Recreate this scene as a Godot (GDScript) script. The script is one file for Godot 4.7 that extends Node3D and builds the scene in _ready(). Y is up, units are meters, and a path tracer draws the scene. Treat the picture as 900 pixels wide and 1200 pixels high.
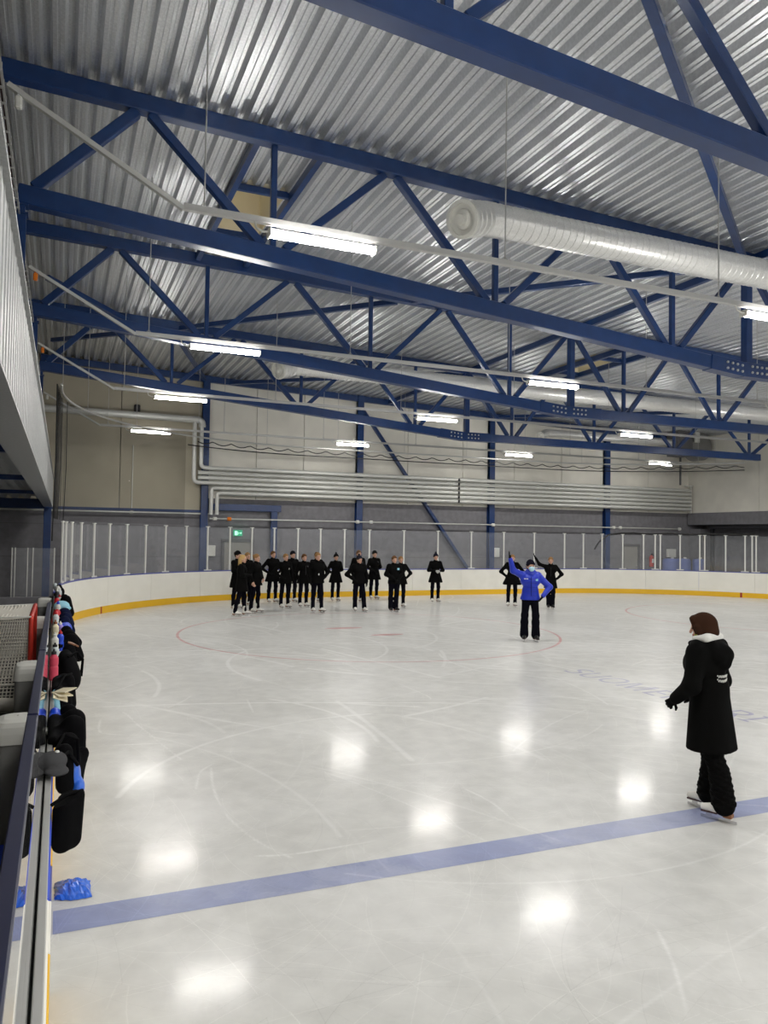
extends Node3D
# An indoor ice rink: skaters in black at the far end, a coach in blue, a woman in a long coat near the blue line.
# World: x across the rink, y up, -z down the rink (zf below is metres down the rink from the camera).

const ROOF_Y := 8.66          # underside of the roof deck at x = 0
const ROOF_SLOPE := -0.0387   # it falls to the far side wall
const RINK_W := 27.5
const RINK_END := 27.64
const RINK_R := 8.5
const WALL_Z := 30.35
const WALL_X := 29.6
const TRUSS_Z := [5.7, 11.5, 17.35, 23.2]
var rng := RandomNumberGenerator.new()
var M := {}
var used := {}
var net_pleats := 0


class MB:
	var v := PackedVector3Array()
	var n := PackedVector3Array()
	var c := PackedColorArray()
	var uv := PackedVector2Array()
	var uv2 := PackedVector2Array()
	var ix := PackedInt32Array()
	var tint := Color.WHITE
	var colored := false

	func vert(p: Vector3, nn: Vector3) -> int:
		v.append(p)
		n.append(nn)
		c.append(tint)
		return v.size() - 1

	func tri3(a: int, b: int, d: int, nn: Vector3) -> void:
		var g := (v[b] - v[a]).cross(v[d] - v[a])
		if g.dot(nn) > 0.0:
			ix.append_array([a, d, b])
		else:
			ix.append_array([a, b, d])

	func quad(p0: Vector3, p1: Vector3, p2: Vector3, p3: Vector3, nn: Vector3) -> void:
		var k := v.size()
		vert(p0, nn)
		vert(p1, nn)
		vert(p2, nn)
		vert(p3, nn)
		tri3(k, k + 1, k + 2, nn)
		tri3(k, k + 2, k + 3, nn)

	func tri(p0: Vector3, p1: Vector3, p2: Vector3, nn: Vector3) -> void:
		var k := v.size()
		vert(p0, nn)
		vert(p1, nn)
		vert(p2, nn)
		tri3(k, k + 1, k + 2, nn)

	func box(at: Vector3, size: Vector3, b := Basis(), ch := 0.0) -> void:
		var h := size * 0.5
		ch = minf(ch, minf(h.x, minf(h.y, h.z)) * 0.9)
		var ax := [Vector3.RIGHT, Vector3.UP, Vector3.BACK]
		for a in 3:
			var u: Vector3 = ax[(a + 1) % 3]
			var w: Vector3 = ax[(a + 2) % 3]
			var hu: float = h[(a + 1) % 3] - ch
			var hw: float = h[(a + 2) % 3] - ch
			for s in [-1.0, 1.0]:
				var nn: Vector3 = ax[a] * s
				var o: Vector3 = nn * h[a]
				quad(at + b * (o - u * hu - w * hw), at + b * (o + u * hu - w * hw), at + b * (o + u * hu + w * hw), at + b * (o - u * hu + w * hw), b * nn)
		if ch <= 0.0:
			return
		for a in 3:
			var e: Vector3 = ax[a]
			var u: Vector3 = ax[(a + 1) % 3]
			var w: Vector3 = ax[(a + 2) % 3]
			var iu := (a + 1) % 3
			var iw := (a + 2) % 3
			for su in [-1.0, 1.0]:
				for sw in [-1.0, 1.0]:
					var l: Vector3 = e * (h[a] - ch)
					var p: Vector3 = u * su * h[iu] + w * sw * (h[iw] - ch)
					var q: Vector3 = u * su * (h[iu] - ch) + w * sw * h[iw]
					quad(at + b * (p - l), at + b * (p + l), at + b * (q + l), at + b * (q - l), b * ((u * su + w * sw).normalized()))
		for sx in [-1.0, 1.0]:
			for sy in [-1.0, 1.0]:
				for sz in [-1.0, 1.0]:
					var k := Vector3(sx, sy, sz)
					var inn := h - Vector3.ONE * ch
					tri(at + b * (k * Vector3(h.x, inn.y, inn.z)), at + b * (k * Vector3(inn.x, h.y, inn.z)), at + b * (k * Vector3(inn.x, inn.y, h.z)), b * k.normalized())

	# a rectangular bar from p to q; w across, h along "up"
	func bar(p: Vector3, q: Vector3, w: float, h: float, up := Vector3.UP, ch := 0.0) -> void:
		var d := (q - p).normalized()
		if absf(d.dot(up)) > 0.99:
			up = Vector3.BACK if absf(d.z) < 0.9 else Vector3.RIGHT
		var x := up.cross(d).normalized()
		var y := d.cross(x).normalized()
		box((p + q) * 0.5, Vector3(w, h, p.distance_to(q)), Basis(x, y, d), ch)

	func tube(pts: Array, r: float, seg := 8, caps := true, r2 := -1.0) -> void:
		if r2 < 0.0:
			r2 = r
		var d: Vector3 = (pts[1] - pts[0]).normalized()
		var x := d.cross(Vector3.UP if absf(d.y) < 0.9 else Vector3.RIGHT).normalized()
		var base := v.size()
		var m := pts.size()
		for i in m:
			var t: Vector3
			if i == 0:
				t = (pts[1] - pts[0]).normalized()
			elif i == m - 1:
				t = (pts[m - 1] - pts[m - 2]).normalized()
			else:
				t = ((pts[i + 1] - pts[i]).normalized() + (pts[i] - pts[i - 1]).normalized()).normalized()
			x = (x - t * x.dot(t)).normalized()
			var y := t.cross(x)
			var rr := lerpf(r, r2, float(i) / (m - 1))
			for j in seg:
				var a := TAU * j / seg
				var nn := x * cos(a) + y * sin(a)
				vert(pts[i] + nn * rr, nn)
		for i in m - 1:
			for j in seg:
				var a := base + i * seg + j
				var b := base + i * seg + (j + 1) % seg
				var nn := (n[a] + n[b]).normalized()
				tri3(a, b, b + seg, nn)
				tri3(a, b + seg, a + seg, nn)
		if caps:
			for e in [0, m - 1]:
				var nn: Vector3 = ((pts[0] - pts[1]) if e == 0 else (pts[m - 1] - pts[m - 2])).normalized()
				var k := vert(pts[e], nn)
				for j in seg:
					vert(v[base + e * seg + j], nn)
				for j in seg:
					tri3(k, k + 1 + j, k + 1 + (j + 1) % seg, nn)

	# profile: [radius, height] pairs turned round the y axis
	func lathe(prof: Array, seg: int, tr := Transform3D()) -> void:
		for i in prof.size() - 1:
			var p: Vector2 = prof[i]
			var q: Vector2 = prof[i + 1]
			var t := (q - p).normalized()
			var base := v.size()
			for j in seg:
				var a := TAU * j / seg
				var rad := Vector3(cos(a), 0, sin(a))
				var nn := (tr.basis * (rad * t.y - Vector3.UP * t.x)).normalized()
				vert(tr * (rad * p.x + Vector3.UP * p.y), nn)
				vert(tr * (rad * q.x + Vector3.UP * q.y), nn)
			for j in seg:
				var k := base + j * 2
				var l := base + ((j + 1) % seg) * 2
				var nn := (n[k] + n[l]).normalized()
				if p.x > 1e-5:
					tri3(k, l, k + 1, nn)
				if q.x > 1e-5:
					tri3(l, l + 1, k + 1, nn)

	# a bent sheet: profile points (in the plane spanned by u and w from o) drawn out along e
	func sheet(prof: PackedVector2Array, o: Vector3, u: Vector3, w: Vector3, e: Vector3, facing: Vector3) -> void:
		for i in prof.size() - 1:
			var p := o + u * prof[i].x + w * prof[i].y
			var q := o + u * prof[i + 1].x + w * prof[i + 1].y
			var nn := (q - p).cross(e).normalized()
			if nn.dot(facing) < 0.0:
				nn = -nn
			quad(p, q, q + e, p + e, nn)

	func mesh() -> ArrayMesh:
		var a := []
		a.resize(Mesh.ARRAY_MAX)
		a[Mesh.ARRAY_VERTEX] = v
		a[Mesh.ARRAY_NORMAL] = n
		if colored:
			a[Mesh.ARRAY_COLOR] = c
		if uv.size() == v.size():
			a[Mesh.ARRAY_TEX_UV] = uv
		if uv2.size() == v.size():
			a[Mesh.ARRAY_TEX_UV2] = uv2
		a[Mesh.ARRAY_INDEX] = ix
		var m := ArrayMesh.new()
		m.add_surface_from_arrays(Mesh.PRIMITIVE_TRIANGLES, a)
		return m


func V(x: float, y: float, zf: float) -> Vector3:
	return Vector3(x, y, -zf)


func roof(x: float) -> float:
	return ROOF_Y + ROOF_SLOPE * x


func numbered(called: String) -> String:
	used[called] = used.get(called, -1) + 1
	return called if used[called] == 0 else "%s_%03d" % [called, used[called]]


func obj(called: String, what, mat: Material, parent: Node = null) -> MeshInstance3D:
	var o := MeshInstance3D.new()
	o.mesh = what.mesh() if what is MB else what
	o.material_override = mat
	o.cast_shadow = GeometryInstance3D.SHADOW_CASTING_SETTING_ON
	if parent == null:
		o.name = numbered(called)
		add_child(o)
	else:
		o.name = called
		parent.add_child(o, true)
	return o


func tag(o: Node, label: String, category := "", group := "", kind := "") -> Node:
	o.set_meta("label", label)
	if category:
		o.set_meta("category", category)
	if group:
		o.set_meta("group", group)
	if kind:
		o.set_meta("kind", kind)
	return o


func thing(called: String, label: String, category: String, at := Vector3.ZERO, turn := 0.0, group := "", kind := "") -> Node3D:
	var o := Node3D.new()
	o.name = numbered(called)
	add_child(o)
	o.position = at
	o.rotation.y = turn
	tag(o, label, category, group, kind)
	return o


func noise_tex(freq: float, lo: Color, hi: Color, octaves := 3, size := 512, seed_ := 1, kind := FastNoiseLite.TYPE_SIMPLEX_SMOOTH) -> NoiseTexture2D:
	var f := FastNoiseLite.new()
	f.seed = seed_
	f.frequency = freq
	f.noise_type = kind
	f.fractal_octaves = octaves
	var t := NoiseTexture2D.new()
	t.width = size
	t.height = size
	t.seamless = true
	t.noise = f
	var g := Gradient.new()
	g.offsets = PackedFloat32Array([0.15, 0.85])
	g.colors = PackedColorArray([lo, hi])
	t.color_ramp = g
	return t


func mat(called: String, col: Color, rough := 0.6, metal := 0.0, tex: Texture2D = null, scale := 1.0, spec := 0.5) -> StandardMaterial3D:
	var m := StandardMaterial3D.new()
	m.resource_name = called
	m.albedo_color = col
	m.roughness = rough
	m.metallic = metal
	m.metallic_specular = spec
	if tex:
		m.albedo_texture = tex
		m.uv1_triplanar = true
		m.uv1_world_triplanar = true
		m.uv1_scale = Vector3.ONE * scale
	M[called] = m
	return m


func s8(r: int, g: int, b: int) -> Color:
	return Color8(r, g, b)


func lin(col: Color) -> Color:
	return col.srgb_to_linear()


func materials() -> void:
	var w7 := Color(0.95, 0.95, 0.95)
	mat("blue", s8(20, 54, 106), 0.3, 0.0, noise_tex(0.02, Color(0.9, 0.9, 0.92), Color.WHITE, 3, 256, 4), 0.6)
	var g := noise_tex(0.05, Color(0.91, 0.912, 0.915), Color(1, 1, 1), 4, 512, 8, FastNoiseLite.TYPE_CELLULAR)
	mat("deck", s8(228, 230, 233), 0.37, 0.78, g, 0.9)
	mat("galvanised", s8(180, 182, 182), 0.45, 0.5, g, 1.2)
	mat("duct", s8(236, 236, 234), 0.34, 0.6, g, 1.5)
	mat("panel_white", s8(234, 231, 221), 0.6, 0.0, noise_tex(0.008, w7, Color.WHITE, 3, 256, 5), 0.3)
	mat("panel_beige", s8(178, 171, 152), 0.7, 0.0, noise_tex(0.008, w7, Color.WHITE, 3, 256, 6), 0.3)
	mat("concrete", s8(128, 127, 132), 0.85, 0.0, noise_tex(0.012, Color(0.92, 0.92, 0.92), Color.WHITE, 4, 512, 7), 0.5)
	mat("concrete_floor", s8(120, 120, 120), 0.8, 0.0, noise_tex(0.03, Color(0.8, 0.8, 0.8), Color.WHITE, 5, 512, 9), 0.4)
	mat("rubber_floor", s8(52, 52, 54), 0.85)
	mat("board_white", s8(246, 244, 236), 0.38, 0.0, noise_tex(0.01, Color(0.97, 0.97, 0.965), Color.WHITE, 3, 512, 11), 0.25)
	mat("kick_yellow", s8(240, 190, 36), 0.45)
	mat("kick_red", s8(170, 52, 40), 0.5)
	mat("cap_blue", s8(70, 78, 160), 0.4)
	mat("vivid_blue", s8(20, 70, 210), 0.4)
	mat("aluminium", s8(205, 205, 202), 0.4, 0.65)
	mat("post_white", s8(226, 226, 222), 0.4, 0.3)
	mat("dark_gap", s8(22, 22, 26), 0.8)
	mat("navy_edge", s8(24, 28, 62), 0.35)
	mat("pipe", s8(205, 206, 202), 0.4, 0.25)
	mat("white_plastic", s8(222, 222, 216), 0.45)
	mat("grey_plastic", s8(128, 128, 126), 0.5)
	mat("dark_steel", s8(44, 44, 48), 0.5, 0.3)
	mat("door_grey", s8(150, 148, 142), 0.6)
	mat("frame_grey", s8(92, 92, 94), 0.6)
	mat("orange", s8(240, 128, 22), 0.5)
	mat("red_steel", s8(196, 50, 36), 0.4)
	mat("net_cord", s8(216, 212, 202), 0.8)
	mat("black_net", s8(30, 30, 32), 0.9)
	mat("wire", s8(190, 190, 188), 0.45, 0.5)
	mat("black_cord", s8(18, 18, 20), 0.7)
	mat("cream", s8(228, 218, 190), 0.7)
	mat("black_fabric", s8(14, 14, 16), 0.85, 0.0, null, 1.0, 0.16)
	mat("navy_fabric", s8(22, 28, 56), 0.85, 0.0, null, 1.0, 0.16)
	mat("grey_fabric", s8(72, 72, 74), 0.85, 0.0, null, 1.0, 0.16)
	mat("cream_paper", s8(232, 222, 192), 0.8)
	mat("light_blue", s8(150, 206, 226), 0.7)
	mat("red_plastic", s8(196, 30, 42), 0.4)
	mat("pink_plastic", s8(214, 70, 96), 0.4)
	mat("violet_plastic", s8(150, 130, 210), 0.4)
	mat("clear_plastic", s8(205, 214, 216), 0.2)
	mat("white_print", s8(228, 228, 224), 0.7)
	mat("steel", s8(214, 214, 216), 0.22, 0.9)
	mat("boot_white", s8(236, 234, 228), 0.4)
	mat("boot_black", s8(24, 24, 26), 0.5)
	mat("heel_brown", s8(140, 92, 60), 0.5)
	mat("sole_dark", s8(60, 32, 34), 0.5)
	mat("flag_blue", s8(40, 50, 170), 0.6)
	mat("mask", s8(176, 216, 232), 0.75)
	mat("eye_dark", s8(36, 28, 24), 0.3)
	mat("lip", s8(176, 96, 88), 0.6)
	mat("barrel_blue", s8(112, 128, 190), 0.5)
	mat("sign_green", s8(20, 150, 110), 0.5)
	M.sign_green.emission_enabled = true
	M.sign_green.emission = s8(20, 190, 140)
	M.sign_green.emission_energy_multiplier = 0.35
	var sw := mat("sign_white", s8(230, 250, 240), 0.5)
	sw.emission_enabled = true
	sw.emission = s8(170, 255, 225)
	sw.emission_energy_multiplier = 0.5
	var l := mat("lamp_glow", Color.WHITE, 0.5)
	l.emission_enabled = true
	l.emission = Color(1.0, 0.99, 0.97)
	l.emission_energy_multiplier = 130.0
	# clear acrylic: a thin pane
	var p := mat("acrylic", Color(0.93, 0.95, 0.98, 0.1), 0.03)
	p.transparency = BaseMaterial3D.TRANSPARENCY_ALPHA
	var p2 := mat("acrylic_near", Color(0.93, 0.95, 0.97, 0.08), 0.0)
	p2.transparency = BaseMaterial3D.TRANSPARENCY_ALPHA
	var nt := mat("net_haze", Color(0.06, 0.06, 0.06, 0.3), 0.9)
	nt.transparency = BaseMaterial3D.TRANSPARENCY_ALPHA
	var cp := mat("plastic_film", s8(36, 104, 222), 0.15)
	cp.clearcoat_enabled = true
	cp.clearcoat = 0.6
	var sk := mat("person", Color.WHITE, 0.82, 0.0, null, 1.0, 0.16)
	sk.vertex_color_use_as_albedo = true
	var pf := mat("blue_jacket", s8(12, 46, 182), 0.36)
	mat("jacket_seam", s8(14, 26, 132), 0.5)
	pf.rim_enabled = false


func _ready() -> void:
	rng.seed = 7
	# --- camera -------------------------------------------------------------------------------------------------
	var cam := Camera3D.new()
	cam.name = "camera"
	cam.fov = rad_to_deg(2.0 * atan(600.0 / 903.8))
	cam.near = 0.02
	cam.far = 200.0
	cam.basis = Basis(Vector3.UP, -0.3971) * Basis(Vector3.RIGHT, 0.032) * Basis(Vector3.BACK, 0.0146)
	cam.position = Vector3(0, 2.302, 0)
	add_child(cam)
	cam.current = true
	# --- environment --------------------------------------------------------------------------------------------
	var env := Environment.new()
	env.background_mode = Environment.BG_COLOR
	env.background_color = Color(0.02, 0.02, 0.022)
	env.tonemap_mode = Environment.TONE_MAPPER_LINEAR
	env.tonemap_exposure = 0.94
	env.sdfgi_enabled = true
	env.ssao_enabled = true
	env.ssil_enabled = true
	var we := WorldEnvironment.new()
	we.name = "world_environment"
	we.environment = env
	add_child(we)
	materials()
	# --- lamps: four rows across the hall, as many bays as there are roof bays -----------------------------------
	light_rows()
	# --- structure ------------------------------------------------------------------------------------------------
	ice()
	hall()
	ceiling()
	for z in TRUSS_Z:
		truss(z)
	roof_bracing()
	balcony()
	boards()
	glass()
	# --- fittings -------------------------------------------------------------------------------------------------
	wall_fittings()
	ducts()
	netting()
	left_fittings()
	bench_side()
	ledge_things()
	people()


# ------------------------------------------------------------------------------------------------------- lamps
const LAMP_X := [2.7, 9.85, 17.0, 24.3]
const LAMP_Z := [8.37, 14.05, 19.7, 26.6, 2.7, -3.0, -8.7, -14.4, -20.1, -25.8]
const LAMP_Y := 5.64


func light_rows() -> void:
	var body := MB.new()
	body.box(Vector3(0, 0.062, 0), Vector3(1.3, 0.045, 0.09), Basis(), 0.012)
	for s in [-1.0, 1.0]:
		body.box(Vector3(s * 0.635, 0.032, 0), Vector3(0.03, 0.1, 0.15), Basis(), 0.015)
	var glow := MB.new()
	# an opal cover that wraps round below the housing
	var arc := []
	for i in 9:
		var a := PI * i / 8.0
		arc.append(Vector2(cos(a) * 0.072, 0.04 - sin(a) * 0.05))
	for i in 8:
		var nn := Vector3(0, -(0.5 + 0.5 * sin(PI * (i + 0.5) / 8.0)), cos(PI * (i + 0.5) / 8.0)).normalized()
		glow.quad(Vector3(-0.62, arc[i].y, arc[i].x), Vector3(0.62, arc[i].y, arc[i].x), Vector3(0.62, arc[i + 1].y, arc[i + 1].x), Vector3(-0.62, arc[i + 1].y, arc[i + 1].x), nn)
	var plug := MB.new()
	plug.tube([Vector3(-0.62, 0.05, 0.02), Vector3(-0.70, 0.03, 0.03), Vector3(-0.78, 0.06, 0.02), Vector3(-0.80, 0.15, 0.0)], 0.012, 6)
	var bm := body.mesh()
	var gm := glow.mesh()
	var pm := plug.mesh()
	var rows := {8.37: "in front of the big spiral duct", 14.05: "behind the big spiral duct", 19.7: "before the truss nearest the end wall", 26.6: "between the last truss and the end wall"}
	for z in LAMP_Z:
		var row: String = rows.get(z, "behind the photographer")
		for x in LAMP_X:
			var t := thing("ceiling_light", "glowing white strip light on the cable track " + row, "light", V(x, LAMP_Y, z), 0.0, "strip lights hanging under the roof")
			obj("housing", bm, M.white_plastic, t)
			tag(obj("diffuser", gm, M.lamp_glow, t), "glowing white diffuser")
			obj("cable", pm, M.white_plastic, t)
			var a := AreaLight3D.new()
			a.name = "lamp"
			a.area_size = Vector2(1.22, 0.1)
			a.light_color = Color(1.0, 0.985, 0.95)
			a.light_energy = 3.6
			a.shadow_enabled = true
			a.position = Vector3(0, -0.012, 0)
			a.rotation_degrees.x = -90
			t.add_child(a)
		if z < 5.0:
			continue
		# the cable track that carries the row, with its hanging rods
		var tr := thing("cable_track", "thin pale cable track running across the hall " + row, "track", V(1.13, LAMP_Y + 0.14, z), 0.0, "cable tracks carrying strip lights")
		var m := MB.new()
		m.box(Vector3(13.9, 0, 0), Vector3(27.8, 0.02, 0.07))
		for s in [-1.0, 1.0]:
			m.box(Vector3(13.9, 0.025, s * 0.035), Vector3(27.8, 0.06, 0.006))
		obj("rail", m, M.wire, tr)
		m = MB.new()
		m.bar(Vector3(0, 0.0, 0), Vector3(-1.72, 0.94, 0), 0.06, 0.05)
		obj("sloping_rail", m, M.pipe, tr)
		if z < 10.0 or z > 22.0:
			tr.set_meta("group", "cable tracks carrying strip lights")
		m = MB.new()
		m.box(Vector3(-1.62, 0.78, 0.0), Vector3(0.07, 0.12, 0.08), Basis(), 0.015)
		m.tube([Vector3(-1.62, 0.83, 0), Vector3(-1.62, 0.89, 0)], 0.02, 6)
		tag(obj("junction_box", m, M.orange if z > 10.0 and z < 22.0 else M.white_plastic, tr), "small junction box")
		var hx := [0.22, 4.0, 7.6, 11.3, 14.8, 18.4, 22.0, 25.4]
		for h in hx:
			m = MB.new()
			m.tube([Vector3(h, 0.02, 0), Vector3(h, roof(h + 1.13) - LAMP_Y - 0.14, 0)], 0.009, 5)
			m.tube([Vector3(h, 0.02, 0), Vector3(h + 0.03, 0.07, 0), Vector3(h, 0.11, 0), Vector3(h - 0.03, 0.07, 0), Vector3(h, 0.02, 0)], 0.006, 4, false)
			obj("hanging_wire", m, M.wire, tr)


# ------------------------------------------------------------------------------------------------------- ice
func stroke(img: PackedByteArray, size: int, p: Vector2, q: Vector2, w: float, a: float) -> void:
	var n := int(maxf(1.0, p.distance_to(q)))
	var r := int(ceil(w))
	for i in n + 1:
		var c := p.lerp(q, float(i) / n)
		for dy in range(-r, r + 1):
			for dx in range(-r, r + 1):
				var x := int(c.x) + dx
				var y := int(c.y) + dy
				if x < 0 or y < 0 or x >= size or y >= size:
					continue
				var d := Vector2(x + 0.5, y + 0.5).distance_to(c)
				var k := clampf(w * 0.5 + 0.5 - d, 0.0, 1.0) * a
				if k > 0.0:
					var o := (y * size + x) * 4 + 3
					img[o] = int(maxf(img[o], minf(255.0, img[o] * 0.6 + k * 255.0)))


func ice() -> void:
	# fine tile: 4 m of ice with hair scratches; macro sheet: the skated marks of the far half of the rink
	var fs := 1024
	var fine := Image.create(fs, fs, false, Image.FORMAT_RGB8)
	var bump := Image.create(fs, fs, false, Image.FORMAT_RGB8)
	var f1 := FastNoiseLite.new()
	f1.seed = 3
	f1.frequency = 0.012
	f1.fractal_octaves = 5
	var ni := f1.get_seamless_image(fs, fs)
	var buf := PackedByteArray()
	buf.resize(fs * fs * 3)
	var hb := PackedByteArray()
	hb.resize(fs * fs * 3)
	var nd := ni.get_data()
	var chn := nd.size() / (fs * fs)
	for i in fs * fs:
		var k := (float(nd[i * chn]) / 255.0 - 0.5)
		var l := 0.925 + 0.07 * k
		buf[i * 3] = int(255 * l)
		buf[i * 3 + 1] = int(255 * l)
		buf[i * 3 + 2] = int(255 * l)
		var hh := int(128 + 10 * k)
		hb[i * 3] = hh
		hb[i * 3 + 1] = hh
		hb[i * 3 + 2] = hh
	for s in 420:
		var a := rng.randf() * TAU
		var p := Vector2(rng.randf() * fs, rng.randf() * fs)
		var ln := rng.randi_range(30, 330)
		var bend := rng.randf_range(-0.004, 0.004)
		var up := rng.randf() < 0.7
		var gain := rng.randf_range(3, 16)
		for i in ln:
			a += bend
			p += Vector2(cos(a), sin(a))
			var o := (posmod(int(p.y), fs) * fs + posmod(int(p.x), fs)) * 3
			var g := int(clampf(buf[o] + (gain if up else -gain * 0.7), 0, 255))
			buf[o] = g
			buf[o + 1] = g
			buf[o + 2] = g
			hb[o] = 60
			hb[o + 1] = 60
			hb[o + 2] = 60
	fine.set_data(fs, fs, false, Image.FORMAT_RGB8, buf)
	bump.set_data(fs, fs, false, Image.FORMAT_RGB8, hb)
	bump.bump_map_to_normal_map(1.0)
	var ms := 1792
	var mac := PackedByteArray()
	mac.resize(ms * ms * 4)
	mac.fill(255)
	var f2 := FastNoiseLite.new()
	f2.seed = 21
	f2.frequency = 0.006
	f2.fractal_octaves = 5
	f2.domain_warp_enabled = true
	f2.domain_warp_amplitude = 60
	var ci := f2.get_image(ms, ms)
	var cd := ci.get_data()
	var cch := cd.size() / (ms * ms)
	for i in ms * ms:
		var k := float(cd[i * cch]) / 255.0
		mac[i * 4 + 3] = int(clampf((k - 0.47) * 150.0, 0, 60))
	var px := ms / 28.0    # pixels per metre, both ways
	for s in 1000:
		# sweeping blade marks, thickest where the group has been skating
		var far := rng.randf() < 0.8
		var p := Vector2(rng.randf_range(0.5, 26.5), rng.randf_range(9.0, 26.5) if far else rng.randf_range(1.0, 10.0))
		var a := rng.randf_range(-1.35, -0.15) if rng.randf() < 0.65 else rng.randf() * TAU
		var ln := rng.randf_range(0.5, 4.2)
		var bend := rng.randf_range(-0.35, 0.35)
		var wd := rng.randf_range(0.7, 5.0) if far else rng.randf_range(0.6, 1.6)
		var al := rng.randf_range(0.05, 0.19) * (1.5 if wd < 2.0 else 1.0)
		var st := 0.25
		var d := 0.0
		while d < ln:
			var q := p + Vector2(cos(a), sin(a)) * st
			stroke(mac, ms, p * px, q * px, wd, al)
			p = q
			a += bend * st
			d += st
	# marks that can be followed in the photograph
	var seen := [[[0.38, 11.55], [0.86, 12.02], [1.41, 12.85]], [[0.8, 10.5], [0.85, 10.3], [0.91, 9.81], [1.02, 9.18], [1.11, 8.62], [1.2, 8.12]], [[1.43, 7.72], [1.34, 7.07], [1.32, 6.4], [1.42, 5.8], [1.58, 5.4]],
		[[0.52, 10.18], [0.48, 9.66], [0.55, 9.43], [0.95, 9.21]], [[3.49, 6.28], [3.53, 5.91], [3.48, 5.49]], [[1.36, 5.51], [1.65, 5.45], [2.26, 5.47]], [[3.32, 3.64], [3.14, 3.32], [2.87, 2.94]],
		[[1.19, 7.13], [1.31, 7.62], [1.48, 7.86]], [[4.97, 11.22], [4.98, 10.18], [4.91, 9.89]], [[2.47, 10.72], [2.37, 9.93]], [[0.2, 14.4], [1.9, 16.0], [3.6, 17.2]], [[0.2, 13.4], [2.6, 15.2], [5.0, 17.6]], [[4.9, 21.0], [6.2, 17.2]], [[6.2, 21.0], [7.4, 17.6]], [[0.6, 8.9], [1.15, 8.8]], [[1.05, 9.4], [1.5, 9.0]]]
	for l in seen:
		var cv := []
		for i in l.size():
			cv.append(Vector2(l[i][0], l[i][1]) * px)
		for i in l.size() - 1:
			var p0: Vector2 = cv[maxi(i - 1, 0)]
			var p3: Vector2 = cv[mini(i + 2, l.size() - 1)]
			var last: Vector2 = cv[i]
			for k in 8:
				var nx: Vector2 = (cv[i] as Vector2).cubic_interpolate(cv[i + 1], p0, p3, (k + 1) / 8.0)
				stroke(mac, ms, last, nx, 1.1 + 0.5 * sin(i + k * 0.5), 0.3)
				last = nx
	var macro := Image.create_from_data(ms, ms, false, Image.FORMAT_RGBA8, mac)
	var make := func(called: String, col: Color) -> StandardMaterial3D:
		var m := mat(called, col, 0.16)
		m.albedo_texture = tex_fine
		m.roughness = 0.34
		m.metallic_specular = 0.25
		m.clearcoat_enabled = true
		m.clearcoat = 0.2
		m.clearcoat_roughness = 0.12
		m.normal_enabled = true
		m.normal_texture = tex_bump
		m.normal_scale = 0.16
		m.detail_enabled = true
		m.detail_albedo = tex_macro
		m.detail_uv_layer = BaseMaterial3D.DETAIL_UV_2
		m.detail_blend_mode = BaseMaterial3D.BLEND_MODE_MIX
		return m
	tex_fine = ImageTexture.create_from_image(fine)
	tex_bump = ImageTexture.create_from_image(bump)
	tex_macro = ImageTexture.create_from_image(macro)
	make.call("ice", s8(226, 226, 223))
	make.call("ice_blue", s8(158, 167, 205))
	make.call("ice_red", s8(222, 172, 172))
	make.call("ice_letter", s8(182, 182, 208))
	var out := rink_path(0.0, 1.0)
	var poly := PackedVector2Array()
	for p in out:
		poly.append(p)
	var m := MB.new()
	flat(m, poly, 0.0)
	tag(obj("floor_ice", m, M.ice), "pale grey white ice sheet with blade scratches inside the boards", "ice", "", "structure")
	# painted markings lie just under the surface
	m = MB.new()
	flat(m, PackedVector2Array([Vector2(0.02, 4.855), Vector2(27.48, 4.855), Vector2(27.48, 5.15), Vector2(0.02, 5.15)]), 0.001)
	tag(obj("blue_line", m, M.ice_blue), "wide blue line painted straight across the ice", "marking")
	ring(V(6.97, 0, 17.4), 4.5, 0.06, "thin red face-off circle around the group of skaters", "face_off_circle")
	ring(V(20.6, 0, 17.4), 4.5, 0.06, "thin red face-off circle over by the side wall doors", "face_off_circle")
	m = MB.new()
	flat(m, PackedVector2Array([Vector2(0.03, 23.62), Vector2(27.47, 23.62), Vector2(27.47, 23.67), Vector2(0.03, 23.67)]), 0.001)
	for c in [[6.6, 18.25, 0.5, 0.16], [7.15, 16.75, 0.42, 0.14]]:
		var d := MB.new()
		var el := PackedVector2Array()
		for i in 20:
			el.append(Vector2(c[0] + c[2] * cos(TAU * i / 20), c[1] + c[3] * sin(TAU * i / 20)))
		flat(d, el, 0.001)
		tag(obj("face_off_spot", d, M.ice_red), "worn red spot inside the red face-off circle", "marking", "red marks inside the circle")
	# faint blue lettering, its tops towards +x
	for w in [["SUOMEN", 11.35, 0.0], ["RI", 7.98, 0.0]]:
		var tm := TextMesh.new()
		var sf := SystemFont.new()
		sf.font_names = PackedStringArray(["Droid Sans"])
		tm.font = sf
		tm.text = w[0]
		tm.font_size = 64
		tm.pixel_size = 0.0108
		tm.depth = 0.0
		tm.horizontal_alignment = HORIZONTAL_ALIGNMENT_LEFT
		tm.vertical_alignment = VERTICAL_ALIGNMENT_BOTTOM
		var arrs := tm.get_mesh_arrays()
		var lm := MB.new()
		var vs: PackedVector3Array = arrs[Mesh.ARRAY_VERTEX]
		var ids: PackedInt32Array = arrs[Mesh.ARRAY_INDEX]
		var lo := 1e9
		for p in vs:
			lo = minf(lo, p.y)
		for p in vs:
			var wx: float = 8.17 + (p.y - lo)
			var wz: float = w[1] - p.x
			lm.vert(V(wx, 0.0012, wz), Vector3.UP)
			lm.uv.append(Vector2(wx, wz) / 4.0)
			lm.uv2.append(Vector2(wx, wz) / 28.0)
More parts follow.
